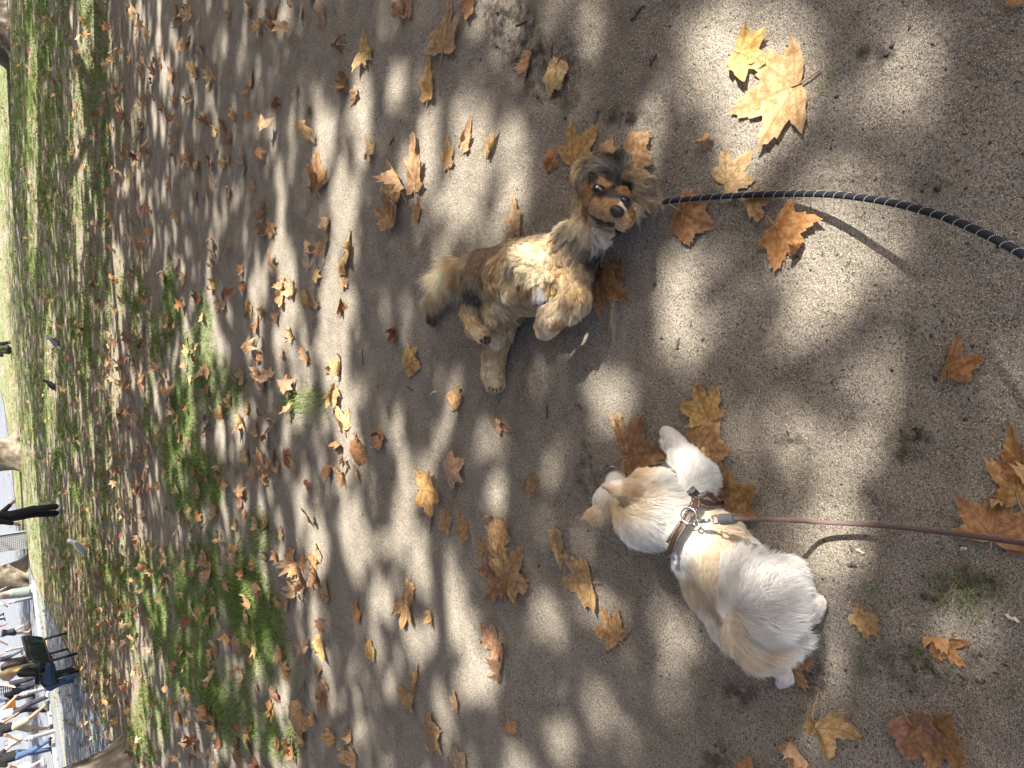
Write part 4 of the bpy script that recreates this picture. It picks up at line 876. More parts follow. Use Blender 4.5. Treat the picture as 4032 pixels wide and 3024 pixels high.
# stalk joint x, y, length, tip direction (0 right, 90 up) in the 2212-wide view; drying style, colour, what singles it out
NEAR = [
 (1719, 185, 150, 203, 0, 't', 'largest golden tan leaf, five pointed lobes, lying flat past the black leash'),
 (1598, 114, 72, -22, 8, 'y', 'golden leaf curled over the edge of the largest leaf'),
 (1643, 227, 16, 200, 2, 'y', 'tiny yellow leaf scrap resting on the largest tan leaf'),
 (1544, 302, 44, 190, 13, 'g', 'small fan shaped golden leaf casting a sharp shadow near the black leash'),
 (1569, 393, 90, 52, 0, 't', 'broad tan leaf just above the black leash'),
 (1474, 455, 84, -28, 2, 'o', 'orange tan leaf lying partly under the black leash, closest to the spaniel'),
 (1622, 434, 60, -55, 7, 't', 'dull tan leaf with a bitten edge touching the underside of the black leash'),
 (1687, 491, 100, -46, 4, 'o', 'pointed orange leaf with three sharp tips below the black leash'),
 (2056, 806, 86, 78, 5, 'o', 'crumpled orange leaf standing alone near the shadow of the black leash'),
 (2207, 1068, 158, 98, 6, 'g', 'long golden folded leaf cut off by the picture edge above the pink leash'),
 (2210, 1015, 80, 172, 0, 'o', 'orange leaf with one long point tucked behind the golden folded leaf'),
 (2150, 1157, 118, 82, 4, 'o', 'large orange leaf with a rolled brown edge under the pink leash end'),
 (2208, 1190, 34, 150, 8, 'o', 'small curled orange leaf below the pink leash at the picture edge'),
 (1334, 905, 64, -68, 6, 't', 'narrow tan leaf curled beside the white dog foreleg, outermost of its cluster'),
 (1358, 985, 96, 8, 14, 'b', 'broad red brown leaf with a folded rim under the white dog chin'),
 (1532, 900, 84, 108, 0, 'g', 'spiky golden leaf topmost of the cluster by the white dog paw'),
 (1512, 978, 92, 58, 12, 'd', 'brown tan leaf in the middle of the cluster by the white dog paw'),
 (1538, 975, 84, -80, 6, 'y', 'yellowish leaf tucked along the outer side of the white dog foreleg'),
 (1575, 1088, 88, 28, 8, 'd', 'tan leaf with curled corner beside the white dog harness'),
 (1699, 1432, 68, 8, 14, 'd', 'pointed brown tan leaf half under the white dog rump'),
 (1857, 1326, 104, -36, 1, 'y', 'bright yellow golden leaf with toothed edge beyond the white dog hind paw'),
 (2022, 1382, 84, 2, 5, 'o', 'orange leaf folded into a triangle with a dark shadow patch, near the weedy grass'),
 (1788, 1531, 104, -76, 11, 'g', 'tent shaped golden leaf with long stalk lying across it, below the white dog'),
 (1722, 1604, 92, -58, 7, 't', 'curved tan leaf under the tent shaped golden leaf'),
 (1973, 1557, 128, -58, 2, 'b', 'broad brown leaf overlapping its twin, the one with the visible stalk'),
 (2024, 1566, 138, -50, 0, 'b', 'broad brown leaf with pointed lobes, the under one of the brown twins'),
 (1630, 1690, 66, 92, 12, 'o', 'rounded orange leaf with yellow rim, cut off at the edge below the white dog'),
 (2205, -4, 40, 215, 12, 'o', 'orange leaf scrap in the corner of the picture farthest from the dogs'),
 (882, 2, 58, -100, 4, 'p', 'pinkish tan leaf with a hooked tip beside the biggest leaf along the top edge'),
 (963, 104, 114, 84, 14, 'p', 'large pinkish tan leaf on the edge of the disturbed soil'),
 (1012, 26, 44, 60, 8, 'o', 'small orange brown leaf behind the large pinkish leaf'),
 (931, 206, 94, 90, 1, 'g', 'slim golden leaf with saw toothed sides standing alone'),
 (1148, 125, 64, -100, 5, 'd', 'dark folded leaf leaning on the oval leaf in the disturbed soil'),
 (1207, 141, 76, -108, 2, 't', 'oval tan leaf lying in the disturbed soil'),
 (902, 400, 126, 90, 1, 'd', 'long leaf with yellow green centre and brown rim'),
 (878, 408, 74, 112, 5, 'g', 'golden leaf lying underneath the long yellow green centred leaf'),
 (972, 355, 68, 95, 1, 'y', 'small bright golden leaf with a stalk, between the long leaf and the spaniel'),
 (1006, 317, 66, 78, 6, 'd', 'brown gold folded leaf above the small bright golden leaf'),
 (1061, 331, 60, 70, 6, 't', 'tan leaf with one scalloped edge, by itself up from the spaniel back'),
 (1197, 359, 44, 98, 2, 'o', 'small rusty orange leaf beside the big golden leaf at the spaniel head'),
 (1239, 352, 100, 58, 0, 'g', 'big golden leaf with a tall point behind the spaniel head'),
 (1308, 348, 58, 75, 2, 'g', 'golden leaf wedged between two others behind the spaniel crown'),
 (1358, 330, 68, -20, 12, 'd', 'brown tan leaf touching the dark crown of the spaniel'),
 (1116, 500, 88, 92, 9, 't', 'crumpled tan leaf stuck against the spaniel back'),
 (1292, 598, 118, -82, 14, 'o', 'rust orange pointed leaf under the spaniel shoulder'),
 (1296, 572, 50, -100, 8, 'r', 'dark reddish leaf between the spaniel elbow and the rust orange leaf'),
 (1322, 578, 56, -72, 14, 'o', 'small crinkled orange leaf just off the spaniel shoulder'),
 (850, 485, 74, 92, 8, 'd', 'crumpled brown gold leaf left of the slim brown leaf, up from the spaniel tail'),
 (902, 472, 54, 84, 9, 'b', 'slim brown leaf with a stalk, up from the spaniel tail'),
 (692, 402, 80, 96, 5, 'b', 'brown pink leaf split along its middle, lying alone'),
 (808, 342, 54, 98, 13, 'y', 'small pale golden leaf lying alone between split leaf and long leaf'),
 (897, 796, 58, 104, 2, 'g', 'rounded tan leaf lying below the spaniel tail'),
 (852, 712, 36, -80, 8, 'r', 'tiny dark red brown curled leaf beside the spaniel tail'),
 (982, 848, 54, -74, 0, 'g', 'small golden leaf with its stalk up, below the spaniel hind paw'),
 (1073, 905, 48, -42, 6, 'd', 'small tan leaf on bare dirt midway between the two dogs'),
 (975, 1025, 46, 48, 2, 't', 'small diamond shaped tan leaf on bare dirt'),
 (1148, 1034, 46, -85, 7, 'd', 'small brown gold leaf nearest the white dog nose'),
 (917, 1056, 50, -25, 8, 'g', 'curled golden leaf at the head of the row of three'),
 (930, 1105, 46, -85, 9, 'k', 'greyish withered leaf beside the row of three golden leaves'),
 (968, 1137, 64, 82, 1, 'g', 'middle golden leaf in the row of three'),
 (1005, 1159, 66, 106, 1, 'g', 'last golden leaf in the row of three, with a stalk'),
 (1085, 1169, 82, 106, 0, 'g', 'golden leaf with two horn like tips above the brown pair'),
 (1088, 1236, 58, 172, 14, 'b', 'red brown leaf overlapped by a tan one'),
 (1096, 1249, 78, 62, 0, 'd', 'tan brown leaf overlapping the red brown leaf'),
 (1036, 1192, 34, 70, 9, 'g', 'tiny curled leaf between the row of three and the brown pair'),
 (1205, 1152, 74, -82, 6, 't', 'slim tan leaf with toothed edge facing the white dog ear'),
 (1279, 1256, 66, 182, 0, 'g', 'star shaped golden leaf with its stalk towards the white dog ruff'),
 (1340, 1375, 80, 118, 0, 'g', 'golden leaf with three long points nearest the white dog flank'),
 (889, 1262, 60, -95, 6, 'g', 'golden leaf with scalloped edge, upper of a sunlit pair'),
 (878, 1302, 56, -92, 8, 'y', 'pale sunlit leaf with ragged hole, lower of a pair'),
 (934, 1322, 40, -80, 5, 'g', 'small folded golden leaf beside the sunlit pair'),
 (772, 1334, 40, 88, 12, 'o', 'small oval orange leaf in the sun'),
 (803, 1418, 42, 92, 2, 'g', 'small square shaped golden leaf in the sun'),
 (899, 1478, 46, 84, 6, 'g', 'slim golden leaf touching a twin leaf'),
 (884, 1524, 62, 98, 4, 'g', 'twin pointed golden leaf in dappled shade'),
 (988, 1528, 46, 92, 9, 't', 'small rolled leaf with a dark stripe'),
 (1066, 1396, 56, 80, 8, 'd', 'crumpled leaf at the top of a broken pair'),
 (1082, 1450, 60, 76, 5, 'd', 'torn leaf at the bottom of a broken pair'),
 (1108, 1572, 38, 96, 11, 'o', 'small orange leaf lying by itself below the broken pair'),
 (926, 1566, 74, -62, 12, 'd', 'large cupped brown leaf with visible veins'),
 (990, 1656, 36, 60, 2, 't', 'tan leaf scrap at the picture edge below the cupped brown leaf'),
]
def yaw_of(a, b): return math.atan2(b[1] - a[1], b[0] - a[0]) - math.pi / 2
for i, (x, y, L_, a, st, co, lab) in enumerate(NEAR):
    P = GD(x, y); d = math.radians(a); Q = GD(x + L_ * math.cos(d), y - L_ * math.sin(d))
    st = {0: (0, 14, 16, 17), 14: (14, 16), 1: (1, 18, 23), 2: (2, 19)}.get(st, (st,)); st = st[(i * 7) % len(st)]
    leaf(P, float(np.hypot(*(Q - P)[:2])), yaw_of(P, Q), st, co, lab, 'large leaves on the bare dirt', True, (random.uniform(-.06, .06), random.uniform(-.06, .06)), .002 * (i % 4), i)
# leaves read one by one on the dirt and grass farther off: x, y, size, colour
MID = '''745 80 68 r;785 92 80 t;748 160 56 t;775 185 60 g;745 185 40 d;695 30 56 t;548 155 42 t;430 150 44 y;592 42 54 b;567 40 42 t;545 15 46 g;388 40 40 b;378 20 36 t;402 8 40 y;500 15 44 t;655 8 40 t;870 20 50 p;470 280 30 t;490 265 36 b;512 250 40 d;500 300 42 b;540 240 36 o;418 205 40 b;376 160 36 t;378 215 40 o;350 130 30 d;415 340 50 d;430 352 46 t;400 330 34 t;370 375 40 p;500 330 40 g;490 345 34 t;530 340 40 t;528 365 36 y;545 400 34 t;500 410 30 t;272 240 34 o;170 225 34 t;165 240 30 t;205 120 34 t;302 215 30 t;305 130 30 p;310 265 26 p;
570 455 50 o;575 485 46 d;464 515 34 o;500 515 36 t;710 510 62 o;752 530 64 t;742 555 44 g;715 468 38 t;748 600 60 p;745 640 50 b;532 610 32 o;620 595 50 y;610 640 48 y;632 625 48 t;460 605 44 y;470 640 44 g;485 655 30 t;440 670 40 t;600 680 42 t;570 660 34 g;560 690 44 b;635 720 40 t;545 655 30 y;366 690 38 t;360 580 40 p;400 600 34 t;460 560 30 t;670 762 44 p;720 775 42 b;738 790 56 t;730 825 60 t;455 795 50 p;452 840 38 r;565 805 42 t;575 830 44 d;530 800 40 t;560 760 40 b;612 750 40 t;635 835 38 g;655 640 34 g;
500 860 36 p;488 890 44 p;525 890 46 t;558 900 34 g;595 905 46 t;560 930 36 t;540 880 30 b;750 908 62 t;775 930 66 d;790 965 64 o;752 975 72 p;740 950 40 b;826 922 56 b;825 940 40 r;735 1015 56 d;720 1000 44 b;780 1025 36 t;540 985 44 t;570 985 40 d;590 985 44 g;618 975 44 r;600 1000 36 t;575 1005 46 b;665 1030 36 r;640 1000 30 t;520 1060 50 p;470 1090 40 t;510 1130 36 t;430 1040 44 t;445 1180 56 p;485 1160 44 d;445 1235 44 t;460 1215 50 t;560 1115 36 t;
545 1215 36 d;600 1190 36 b;580 1190 34 t;530 1220 38 b;675 1195 60 g;690 1175 50 t;680 1230 50 b;690 1245 66 g;712 1250 46 t;715 1275 48 d;640 1185 60 g;650 1220 60 g;612 1215 46 k;640 1270 50 t;655 1265 40 p;565 1250 44 p;545 1290 40 d;590 1290 38 t;625 1305 34 p;690 1365 80 y;700 1330 50 p;705 1460 66 p;690 1440 50 b;650 1380 40 t;610 1395 46 t;620 1430 50 d;540 1330 40 t;515 1395 50 t;500 1370 44 g;540 1400 50 b;525 1440 50 t;500 1440 44 d;470 1380 36 k;
450 1510 56 o;460 1535 56 t;470 1560 50 t;600 1500 44 b;590 1520 38 o;650 1520 56 p;660 1545 50 d;680 1550 40 t;700 1490 46 b;550 1560 56 d;540 1590 50 p;600 1590 40 t;520 1620 44 b;560 1640 50 r;640 1600 50 o;660 1590 40 t;725 1580 50 d;760 1575 42 t;745 1610 46 t;770 1630 46 p;620 1650 44 t;580 1650 40 g;440 1560 36 t;420 1600 40 p;480 1600 36 b;410 1480 36 t;390 1530 36 b;360 1480 34 t;'''
cnt = 0; midl = {}
for row in MID.replace('\n', '').split(';'):
    if not row.strip(): continue
    x, y, s_, co = row.split(); x, y, s_ = float(x), float(y), float(s_)
    P = GD(x, y + s_ * .25); r = random.Random(cnt + 900)
    size = np.clip(s_ * DS / pxm(P) * .88, .09, .165)
    on_grass = grassd(np.array([P[0]]), np.array([P[1]]))[0] > .25
    far = x < 620
    tone = {'g': 'golden', 't': 'tan', 'o': 'orange', 'b': 'brown', 'r': 'dark red brown', 'p': 'pinkish', 'y': 'pale yellow', 'd': 'dull brown', 'k': 'greyish'}[co]
    where = 'in the green grass patch' if on_grass else ('on bare dirt farther off' if far else 'between the dogs and grass')
    ml_ = leaf(P, size, r.uniform(0, 6.28), r.choice([4, 5, 6, 7, 8, 9, 10, 13, 15, 17, 18, 19, 20, 21, 22, 23, 20, 21]), co, 'small curled %s leaf %s' % (tone, where), 'small leaves scattered beyond the dogs', x > 560, (r.uniform(-.3, .3), r.uniform(-.3, .3)), .012 if on_grass else .004, cnt); cnt += 1
    midl.setdefault(ml_['label'], []).append((y, x, ml_))
ORD = 'first second third fourth fifth sixth seventh eighth ninth tenth eleventh twelfth thirteenth fourteenth fifteenth sixteenth seventeenth eighteenth nineteenth twentieth'.split()
ORD += ['twenty-' + w for w in ORD[:9]] + ['thirtieth'] + ['thirty-' + w for w in ORD[:9]] + ['fortieth'] + ['forty-' + w for w in ORD[:9]]
for lab, lst in midl.items():
    lst.sort(key=lambda q: (q[0], q[1]))
    if len(lst) > 1:
        for i, q in enumerate(lst): q[2]['label'] = lab + ', %s from the picture top' % ORD[i]
# the rest of the litter, too many to count
def low_leaf():
    a = np.radians([180, 140, 95, 70, 48, 25, 0, -25, -48, -70, -95, -140]); q = np.array([.05, .25, .6, .45, .85, .5, 1, .5, .85, .45, .6, .25])
    return np.vstack([[0, .25, 0], np.stack([np.sin(a) * q, np.cos(a) * q, 0 * a], -1)])
LL = low_leaf(); nl = len(LL)
n = 6800; Lx = rng.uniform(-10, 690, n * 2); Ly = rng.uniform(-20, 1680, n * 2)
dens = np.where(Lx < 330, .30, np.where(Lx < 480, .08, .02)) * (1 - .5 * sstep(900, 500, Ly) * (Lx > 120)); dens = np.maximum(dens, blob(LITTER, Lx, Ly) * .55 * (Lx < 300))
okl = (rng.random(n * 2) < dens); Lx, Ly = Lx[okl], Ly[okl]
V = []; C = []
cols = np.array([LC[k] for k in 'gttobrpddtb'])
for i in range(len(Lx)):
    P = GD(Lx[i], Ly[i]); s_ = rng.uniform(.055, .105)
    v = LL.copy(); v[:, 2] += rng.uniform(.1, .9) * (v[:, 0] * math.cos(rng.uniform(-1, 1)) + v[:, 1] * .3) ** 2 * rng.choice((1, 1, -1)) + rng.normal(0, .05, nl)
    a = rng.uniform(0, 6.28); t_ = rng.normal(0, .35, 2)
    v = v * s_; x_ = v[:, 0] * math.cos(a) - v[:, 1] * math.sin(a); y_ = v[:, 0] * math.sin(a) + v[:, 1] * math.cos(a)
    z_ = v[:, 2] + x_ * t_[0] + y_ * t_[1]; z_ = z_ - z_.min() + .004 + (.02 if Lx[i] < 500 else 0) * rng.random()
    V.append(np.stack([x_ + P[0], y_ + P[1], z_], -1)); C.append(np.repeat(cols[rng.integers(len(cols))][None] * rng.uniform(.75, 1.15), nl, 0))
nL = len(V); base = (np.arange(nL) * nl)[:, None, None]
tri = np.array([(0, 1 + k, 1 + (k + 1) % 12) for k in range(12)])[None]
lme = mesh('leaf_litter', np.vstack(V), (base + tri).reshape(-1, 3), False); cattr(lme, 'lcol', np.vstack(C))
tag(obj('leaf_litter', lme, leaf_mat('leaf litter')), 'countless small dry leaves strewn over the far grass', 'leaf litter', kind='stuff')

# ------------------------------------------------------------------ grass, twigs, crumbs of soil
def blades(Px, Py, per, hgt, wid, seed, spread=.03):
    r = np.random.default_rng(seed); n = len(Px) * per
    X = np.repeat(Px, per) + r.normal(0, spread, n); Y = np.repeat(Py, per) + r.normal(0, spread, n); Z = gh(X, Y)
    h = np.repeat(hgt, per) * r.uniform(.5, 1.25, n); a = r.uniform(0, 6.283, n); ln = r.uniform(.2, 1.0, n) * h; w = np.repeat(wid, per)
    dx, dy = np.cos(a), np.sin(a); px, py = -dy, dx
    V = np.zeros((n, 5, 3))
    V[:, 0] = np.stack([X - px * w, Y - py * w, Z - .004], -1); V[:, 1] = np.stack([X + px * w, Y + py * w, Z - .004], -1)
    mx, my, mz = X + dx * ln * .35, Y + dy * ln * .35, Z + h * .6
    V[:, 2] = np.stack([mx + px * w * .7, my + py * w * .7, mz], -1); V[:, 3] = np.stack([mx - px * w * .7, my - py * w * .7, mz], -1)
    V[:, 4] = np.stack([X + dx * ln, Y + dy * ln, Z + h * .85], -1)
    b = (np.arange(n) * 5)[:, None]
    T = np.concatenate([b + [0, 1, 2], b + [0, 2, 3], b + [3, 2, 4]], 0)
    return V.reshape(-1, 3), T, n
n = 90000; Tx = np.where(rng.random(n) < .4, rng.uniform(-8, 240, n), rng.uniform(-8, 760, n)); Ty = rng.uniform(-30, 1690, n)
d_ = np.array([GD(a, b) for a, b in zip(Tx, Ty)]); gd = grassd(d_[:, 0], d_[:, 1]); k = rng.random(n) < gd * .8
d_ = d_[k]; dist = np.hypot(d_[:, 0], d_[:, 1])
V, T, nb = blades(d_[:, 0], d_[:, 1], 8, .022 + .020 * vnoise(d_[:, 0] * 2, d_[:, 1] * 2, 31), np.clip(dist * .00036, .0017, .007), 5, .05)
near_t = [(1005, 850, 4), (1180, 1000, 5), (1190, 870, 3), (1810, 170, 8), (1500, 210, 3), (1860, 260, 3), (1960, 730, 7), (1740, 845, 2), (1865, 650, 4), (1730, 470, 6), (1830, 560, 5), (1870, 500, 5), (1830, 1110, 6), (1700, 1090, 5), (1870, 1430, 8), (1990, 1420, 12), (2060, 1430, 7), (1860, 1380, 4), (2020, 1560, 6), (1940, 1300, 5), (1900, 1260, 6), (2200, 1480, 5), (1150, 860, 4), (1630, 880, 2), (2040, 520, 6), (1960, 960, 2)]
nx, ny = [], []
for x, y, c in near_t:
    for i in range(max(1, c // 2)): p = GD(x + rng.normal(0, 9), y + rng.normal(0, 9)); nx.append(p[0]); ny.append(p[1])
for i in range(46):
    x, y = rng.normal(2095, 60), rng.normal(1275, 32); p = GD(x, y); nx.append(p[0]); ny.append(p[1])
nx, ny = np.array(nx), np.array(ny)
Vn, Tn, nn_ = blades(nx, ny, 4, np.full(len(nx), .026), np.full(len(nx), .0009), 6, .010)
Tn = Tn + len(V); V = np.vstack([V, Vn]); T = np.vstack([T, Tn])
gc = np.repeat(np.stack([rng.uniform(.10, .22, nb + nn_), rng.uniform(.19, .33, nb + nn_), rng.uniform(.025, .06, nb + nn_)], -1), 5, 0)
gr = mesh('grass', V, T, False); cattr(gr, 'lcol', gc)
tag(obj('grass', gr, green_mat('grass', (.09, .14, .025), (.17, .24, .05), .4)), 'short patchy green grass growing through the dirt', 'grass', kind='stuff')

TWIG = M('dry twig', (.085, .06, .042), .85, 90, .35, .3); PALE = M('pale wood chip', (.62, .55, .43), .8, 60, .15, .1)
twigs = [(935, 848, 14, 30, 'p', 'pale wood splinter on the dirt below the spaniel tail'), (886, 840, 16, -40, 't', 'short dark twig beside the pale splinter, below the spaniel tail'), (1170, 560 + 40, 4, 80, 't', None), (1465, 742, 24, 75, 't', 'thin twig standing near the sunlit patch right of the spaniel'),
         (785, 770, 36, 88, 't', 'forked upright twig on the dirt close to the rounded tan leaf'), (1250, 880, 16, -50, 't', 'short dark twig between the two dogs'), (1860, 1190, 14, -28, 'p', 'pale chip under the pink leash shadow'), (2085, 1185, 14, 4, 'p', 'pale seed husk by the large orange leaf'),
         (1845, 1220, 16, 5, 't', 'short dark twig near the white dog hind leg'), (2190, 1335, 34, -22, 'p', 'straw coloured stick at the weedy grass edge'), (1195, 110, 40, 82, 't', 'dark root stub standing in the disturbed soil'), (1118, 45, 26, 20, 't', 'light brown stick lying across the disturbed soil'),
         (1410, 130, 30, 55, 't', 'thin dark twig on the dirt past the disturbed soil'), (1375, 30, 44, 50, 't', 'reddish dry stem at the top edge of the picture'), (850, 305, 20, 60, 't', 'thick dark twig beside the pale golden leaf'), (985, 590, 30, 80, 't', 'dark twig pointing at the spaniel tail'), (1180, 890, 30, 85, 't', 'dark scratch twig in the dirt below the spaniel paw')]
for i, (x, y, L_, a, m, lab) in enumerate(twigs):
    if lab is None: continue
    d = math.radians(a); A = GD(x - L_ / 2 * math.cos(d), y + L_ / 2 * math.sin(d)); B = GD(x + L_ / 2 * math.cos(d), y - L_ / 2 * math.sin(d))
    w = .003 if m == 't' else .0036; pts = np.array([A * (1 - t) + B * t + np.array([rng.normal(0, .0022), rng.normal(0, .0022), 0]) for t in np.linspace(0, 1, 7)])
    pts[:, 2] = gh(pts[:, 0], pts[:, 1]) + w * .8; c0 = pts.mean(0)
    mb = MB().tube(pts - c0, w * np.array([.8, 1, .9, 1.1, .9, .8, .5]), 7)
    if m == 't' and L_ > 22: mb.tube([pts[3] - c0, pts[3] - c0 + (B - A) * .15 + np.array([.008, .006, .006])], [w * .6, w * .3], 5)
    o = mb.build('twig', TWIG if m == 't' else PALE); o.location = tuple(c0); tag(o, lab, 'twig', 'twigs and chips on the dirt')
n = 2600; Dx = rng.uniform(700, 2230, n); Dy = rng.uniform(-10, 1670, n); sz = rng.gamma(1.6, .0007, n) + .0007
soil_w = blob(SOIL, Dx, Dy); k = rng.random(n) < .45 + soil_w; Dx, Dy, sz, soil_w = Dx[k], Dy[k], sz[k], soil_w[k]; sz *= 1 + 1.2 * soil_w
V = []; oc = np.array([(1, 0, 0), (-1, 0, 0), (0, 1, 0), (0, -1, 0), (0, 0, 1), (0, 0, -1)], float)
for i in range(len(Dx)):
    P = GD(Dx[i], Dy[i]); v = oc * rng.uniform(.5, 1.4, (6, 1)) * sz[i]; v[:, 0] *= rng.uniform(.7, 2.2); a = rng.uniform(0, 6.28)
    V.append(np.stack([v[:, 0] * math.cos(a) - v[:, 1] * math.sin(a) + P[0], v[:, 0] * math.sin(a) + v[:, 1] * math.cos(a) + P[1], v[:, 2] * .8 + sz[i] * .3 + gh(P[0], P[1])], -1))
ot = np.array([(0, 2, 4), (2, 1, 4), (1, 3, 4), (3, 0, 4), (2, 0, 5), (1, 2, 5), (3, 1, 5), (0, 3, 5)])[None]
dm = mesh('debris', np.vstack(V), ((np.arange(len(V)) * 6)[:, None, None] + ot).reshape(-1, 3))
tag(obj('debris', dm, M('soil crumbs', (.065, .05, .038), .95, 25, .7, 0)), 'dark crumbs of soil and bark scattered over the dirt', 'debris', kind='stuff')

# ------------------------------------------------------------------ bench, bollards, bin
GREEN = M('dark green bench paint', (.012, .024, .020), .4, 50, .3, .1)
bA, bB = G(266, 2492), G(307, 2572); be = (bB - bA); blen = np.linalg.norm(be[:2]); be = be / blen; bf = np.array([-be[1], be[0], 0]); bf = bf if bf[0] < 0 else -bf
bo = empty('park_bench', (bA[0], bA[1], 0), math.atan2(be[1], be[0]))
tag(bo, 'dark green metal bench with curved rod back, beside the grey path', 'bench')
sg = 1 if (be[0] * bf[1] - be[1] * bf[0]) > 0 else -1            # local +x along the bench, local y*sg = the way it faces
def prof(y, z): return (y * sg, z)
pr = spline([(-.10, 0, .84), (-.05, 0, .66), (.0, 0, .52), (.07, 0, .455), (.20, 0, .435), (.36, 0, .445), (.44, 0, .43), (.455, 0, .39)], 16)
rod = MB().tube([(0, p[0] * sg, p[2]) for p in pr], .0085, 6).mesh('slat'); rod.materials.append(GREEN)
for i in range(44):
    o = bpy.data.objects.new('slat', rod); COL.objects.link(o); o.parent = bo; o.location = (-.10 + i * (blen + .2) / 43, 0, 0)
for nm, (y, z), r_ in (('top_rail', (-.10, .845), .026), ('seat_rail', (.455, .39), .024), ('back_rail', (.02, .47), .018)):
    MB().tube([(-.13, y * sg, z), (blen / 2, y * sg, z), (blen + .13, y * sg, z)], r_, 8).build(nm, GREEN, bo)
for x in (-.14, blen + .14):
    MB().tube([(x, p[0] * sg, p[2]) for p in pr], .026, 8).build('end_frame', GREEN, bo)
    MB().tube(spline([(x, -.04 * sg, .66), (x, .10 * sg, .68), (x, .38 * sg, .66), (x, .47 * sg, .58), (x, .455 * sg, .42)], 14), .022, 8).build('armrest', GREEN, bo)
for x in (0, blen):
    for y in (.0, .36):
        MB().tube([(x, (y + .02) * sg, .44), (x, y * sg, .01)], .028, 8).build('leg', GREEN, bo)
STEEL = M('brushed grey steel', (.30, .30, .29), .45, 30, .2, .1, .6); BAND = M('pale reflective band', (.62, .63, .62), .5, 30, .1, 0)
for (x, y), lab in (((131, 2353), 'grey steel bollard in front of the person in the long grey green skirt'), ((192, 2706), 'grey steel bollard between the bench sitter and the woman in dark trousers'), ((218, 2876), 'grey steel bollard between khaki shorts and black shirt with jeans'), ((98, 2545), 'grey steel bollard half hidden behind the bench back')):
    P = G(x, y); o = empty('bollard', tuple(P)); tag(o, lab, 'bollard', 'steel bollards along the pavement')
    MB().lathe([(.075, 0), (.068, .02), (.066, .68), (.062, .72), (.045, .745), (.015, .755)], n=18).build('post', STEEL, o)
    for z in (.56, .63): MB().lathe([(.0665, z), (.0685, z + .004), (.0685, z + .036), (.0665, z + .04)], n=18).build('band', BAND, o)
P = G(107, 2122); yb = math.atan2(-P[0], P[1])
bi = empty('litter_bin', tuple(P), yb * .3); tag(bi, 'perforated metal litter bin with a blue label beside the tree', 'bin')
MB().box((0, 0, .62), (.56, .50, 1.16)).build('liner', M('dark bin liner', (.03, .032, .035), .8, 20, .2, 0), bi, False)
mb = MB()
for i in range(11): mb.box((-.30 + .06 * i, -.30, .62), (.030, .012, 1.20)); mb.box((-.31, -.25 + .05 * i, .62), (.012, .022, 1.2)); mb.box((.31, -.25 + .05 * i, .62), (.012, .022, 1.2))
for i in range(20): mb.box((0, -.302, .05 + .06 * i), (.62, .010, .030)); mb.box((-.312, 0, .05 + .06 * i), (.010, .58, .03)); mb.box((.312, 0, .05 + .06 * i), (.010, .58, .03))
mb.build('perforated_panel', M('perforated aluminium', (.45, .46, .48), .4, 30, .15, 0, .5), bi, False)
MB().box((0, 0, .03), (.66, .62, .06)).build('base', STEEL, bi, False); MB().box((0, 0, 1.26), (.70, .66, .07)).build('lid', STEEL, bi, False)
MB().box((-.12, -.312, 1.06), (.26, .006, .16)).build('blue_label', M('blue label', (.02, .09, .35), .5, 20, .1, 0), bi, False)
MB().box((.29, -.315, .66), (.05, .02, 1.2)).build('corner_post', M('dark corner post', (.03, .03, .03), .5, 20, .2, 0), bi, False)

